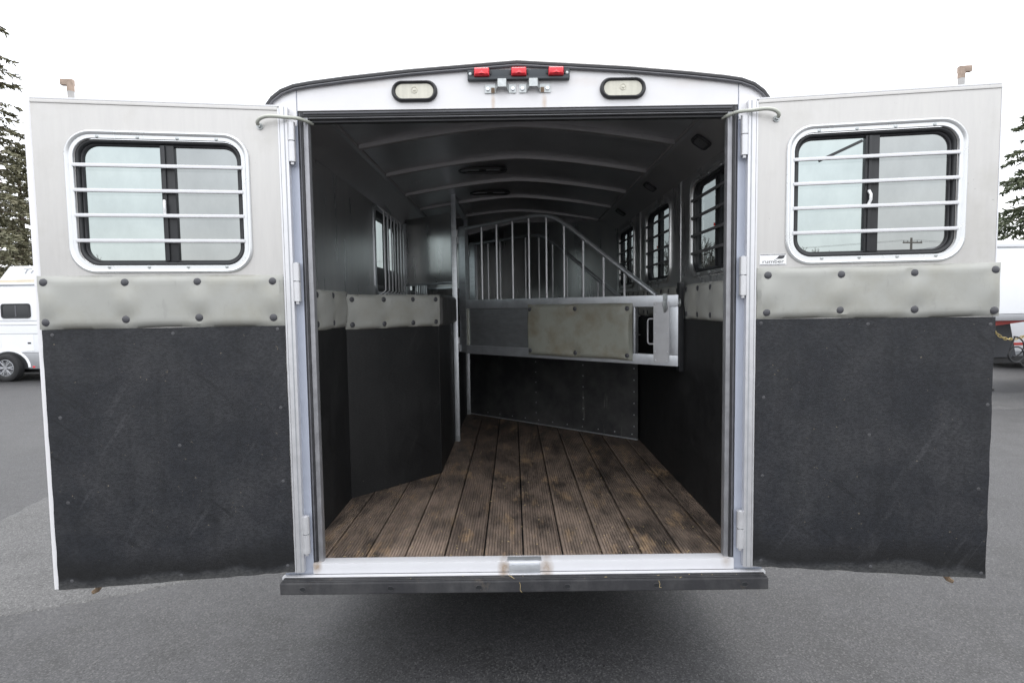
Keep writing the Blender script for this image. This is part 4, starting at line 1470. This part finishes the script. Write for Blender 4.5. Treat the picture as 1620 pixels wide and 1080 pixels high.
FT = empty('cargo_trailer', (14.5, 11.2, GZ), 'low white trailer with a thin red stripe behind the gooseneck', 'trailer')
box('body', (-2.6, 6.0), (0, 2.2), (0.42, 2.2), 'far_white', FT, 0.05)
box('stripe', (-2.6, 6.0), (-0.006, -0.0005), (0.58, 0.64), 'red_paint', FT, 0)
box('skirt', (-2.5, 6.0), (0.01, 2.19), (0.30, 0.4195), 'trim_grey', FT, 0.01)
box('undercarriage', (-2.4, 5.8), (0.2, 2.0), (0.12, 0.2995), 'chassis', FT, 0)
wheel(FT, (1.2, 0.05, 0.34), -math.pi / 2)
wheel(FT, (2.1, 0.05, 0.34), -math.pi / 2)


# ------------------------------------------------------------------ trees, pole, wires
def conifer(name, loc, height, rad, seed, mat, label, group=None, base=0.12, dens=1.0):
    rg = random.Random(seed)
    root = empty(name, loc, label, 'tree', group)
    trunk_vf = tube_vf([(0, 0, 0), (0.05, 0, height * 0.4), (0, 0.04, height * 0.75), (0, 0, height)], [height * 0.022, height * 0.016, height * 0.008, 0.01], 9)
    V, F, BV = [], [], []
    z = height * base
    while z < height * 0.985:
        t = (z - height * base) / (height * (1 - base))
        L0 = rad * (1 - t) ** 0.85 + 0.12
        nb = rg.randint(5, 7)
        a0 = rg.uniform(0, 6.28)
        for k in range(nb):
            a = a0 + 6.283 * k / nb + rg.uniform(-0.35, 0.35)
            L = L0 * rg.uniform(0.62, 1.12)
            dr = Vector((math.cos(a), math.sin(a), 0))
            zz = z + rg.uniform(-0.15, 0.15)
            up = 0.12 + 0.5 * t
            ends = []
            for q in range(7):
                u = q / 6
                ends.append(dr * (L * u) + Vector((0, 0, zz + L * (up * u - 0.42 * u * u))))
            BV.append(tube_vf(ends[:6], [0.035 * (1 - u / 7) * (1 - 0.6 * t) for u in range(6)], 4, caps=False))
            m_ = int(L * 26 * dens) + 8
            for _ in range(m_):
                u = rg.random() ** 0.7
                i = min(5, int(u * 6))
                p = ends[i].lerp(ends[i + 1], u * 6 - i)
                side = Vector((-dr.y, dr.x, 0)) * rg.choice((-1, 1))
                w = (0.34 * L * (1 - u) + 0.16) * rg.uniform(0.3, 1.0)
                dd = (side * rg.uniform(0.5, 1) + dr * rg.uniform(0.2, 0.9) + Vector((0, 0, rg.uniform(-0.55, 0.15)))).normalized()
                for q in range(4):
                    pos = p + dd * (w * q / 4)
                    nd = (dd + Vector((rg.uniform(-1, 1), rg.uniform(-1, 1), rg.uniform(-0.9, 0.5))) * 0.75).normalized()
                    ln = rg.uniform(0.10, 0.22)
                    wd = rg.uniform(0.018, 0.04)
                    sd = nd.cross(Vector((rg.uniform(-1, 1), rg.uniform(-1, 1), rg.uniform(-1, 1)))).normalized() * wd
                    k0 = len(V)
                    V.extend([pos - sd, pos + sd, pos + nd * ln + sd * 0.6, pos + nd * ln - sd * 0.6])
                    F.append((k0, k0 + 1, k0 + 2, k0 + 3))
        z += rg.uniform(0.30, 0.46) * (0.75 + 0.4 * (1 - t))
    me = bpy.data.meshes.new('crown')
    me.from_pydata([tuple(p) for p in V], [], F)
    link('crown', me, mat, root)
    v, f = multi([trunk_vf] + BV)
    put('trunk', v, f, 'bark', root, True)
    return root


conifer('conifer', (-21.6, 20.5, GZ), 16.6, 3.7, 71, 'fir_needles', 'tall olive green conifer standing behind the white living-quarters trailer', None, 0.12, 0.62)
conifer('conifer', (-22.3, 23.5, GZ), 9.4, 2.7, 72, 'fir_needles', 'shorter bushy conifer behind the roof of the living-quarters trailer', None, 0.1, 0.62)
conifer('conifer', (19.0, 17.6, GZ), 9.8, 3.2, 73, 'spruce_needles', 'dark green conifer rising behind the gooseneck cargo trailer', None, 0.15, 0.95)


def bare_tree_mesh(seed, height, spread=1.0):
    rg = random.Random(seed)
    trunk, twigs = [], []

    def grow(p, d, L, r, lev):
        n_ = 3
        pts = [p]
        q = p.copy()
        dd = d.copy()
        for _ in range(n_):
            dd = (dd + Vector((rg.uniform(-1, 1), rg.uniform(-1, 1), rg.uniform(-0.3, 0.7))) * 0.22).normalized()
            q = q + dd * (L / n_)
            pts.append(q.copy())
        rs = [max(0.016, r * (1 - 0.4 * i / n_)) for i in range(n_ + 1)]
        (trunk if lev < 3 else twigs).append(tube_vf(pts, rs, 5 if lev < 3 else 3, caps=False))
        if lev >= 6:
            return
        nb = 3 if lev < 4 else rg.randint(2, 4)
        for k in range(nb):
            i = n_ if k == 0 else rg.randint(1, n_)
            a = Vector((rg.uniform(-1, 1), rg.uniform(-1, 1), rg.uniform(-0.2, 0.75)))
            nd = (dd * 0.8 + a * 0.75 * spread).normalized()
            grow(pts[i], nd, L * rg.uniform(0.62, 0.82), rs[i] * (0.72 if k == 0 else 0.55), lev + 1)
    grow(Vector((0, 0, 0)), Vector((0, 0, 1)), height * 0.30, height * 0.024, 0)
    out = []
    for pt in (trunk, twigs):
        v, f = multi(pt)
        me = bpy.data.meshes.new('bare')
        me.from_pydata([tuple(p) for p in v], [], f)
        me.materials.append(MATS['grey_bark'])
        out.append(me)
    return out


BARE = [bare_tree_mesh(s_, 7.0, 1.0) for s_ in (81, 82, 83)]


def bare(px, dist, h, k, label, group=None):
    d = AX * ((px - 810) / FPX) + AF
    p = CAM_LOC + d * dist
    root = empty('bare_tree', (p.x, p.y, GZ), label, 'tree', group)
    root.scale = (h / 7.0,) * 3
    root.rotation_euler = (0, 0, px * 0.7)
    link('trunk', BARE[k][0], None, root)
    link('crown', BARE[k][1], None, root)
    return root


G = 'bare trees along the far edge of the yard'
for i, (px, dist, h) in enumerate(((1268, 60, 8.2), (1292, 66, 8.6), (1318, 60, 7.4), (1245, 62, 7.4), (1340, 64, 6.9))):
    bare(px, dist, h, i % 3, 'leafless tree seen small through the tinted window of the door with the sticker', G)
G2 = 'bare trees beyond the side windows'
for i, (px, dist, h) in enumerate(((1112, 42, 7.2), (1150, 48, 7.0), (1058, 44, 7.2), (1000, 48, 7.0))):
    bare(px, dist, h, (i + 1) % 3, 'leafless tree seen through the barred side windows inside the trailer', G2)
bare(150, 58, 8.0, 1, 'leafless tree seen in the lower corner of the door window without sticker')


def pole(px, dist, h, label):
    d = AX * ((px - 810) / FPX) + AF
    p = CAM_LOC + d * dist
    root = empty('utility_pole', (p.x, p.y, GZ), label, 'utility pole')
    v, f = tube_vf([(0, 0, 0), (0, 0, h)], [0.17, 0.11], 10)
    put('mast', v, f, 'pole_wood', root, True)
    box('crossarm', (-1.2, 1.2), (-0.20, -0.12), (h - 0.62, h - 0.46), 'pole_wood', root, 0.01)
    for x in (-1.1, -0.6, 0.6, 1.1):
        v, f = tube_vf([(x, -0.16, h - 0.46), (x, -0.16, h - 0.30)], [0.06, 0.04], 8)
        put('insulator', v, f, 'trim_grey', root, True)
    root.rotation_euler = (0, 0, 0.15)
    return Vector((p.x, p.y, h - 0.32))


p1 = pole(1437, 64, 8.6, 'wooden utility pole with one crossarm seen through the door window')
for i, (x, dz) in enumerate(((-1.1, 0.0), (0.6, 0.0), (0.0, -1.3))):
    a = p1 + Vector((x, -0.16, dz))
    for sgn, far in ((-1, Vector((-70, 22, 0.4))), (1, Vector((60, 10, 0.2)))):
        pts = []
        for q in range(13):
            t = q / 12
            pts.append(a + far * t - Vector((0, 0, 1.1 * math.sin(math.pi * t))))
        o = tube('power_line', pts, 0.014, 'wire', None, 4)
        tag(o, ('overhead wire strung from the utility pole crossarm', 'overhead wire strung from the utility pole crossarm', 'lower overhead cable strung below the pole crossarm')[i], 'wire',
            'wires on the crossarm' if i < 2 else 'cables below the crossarm')
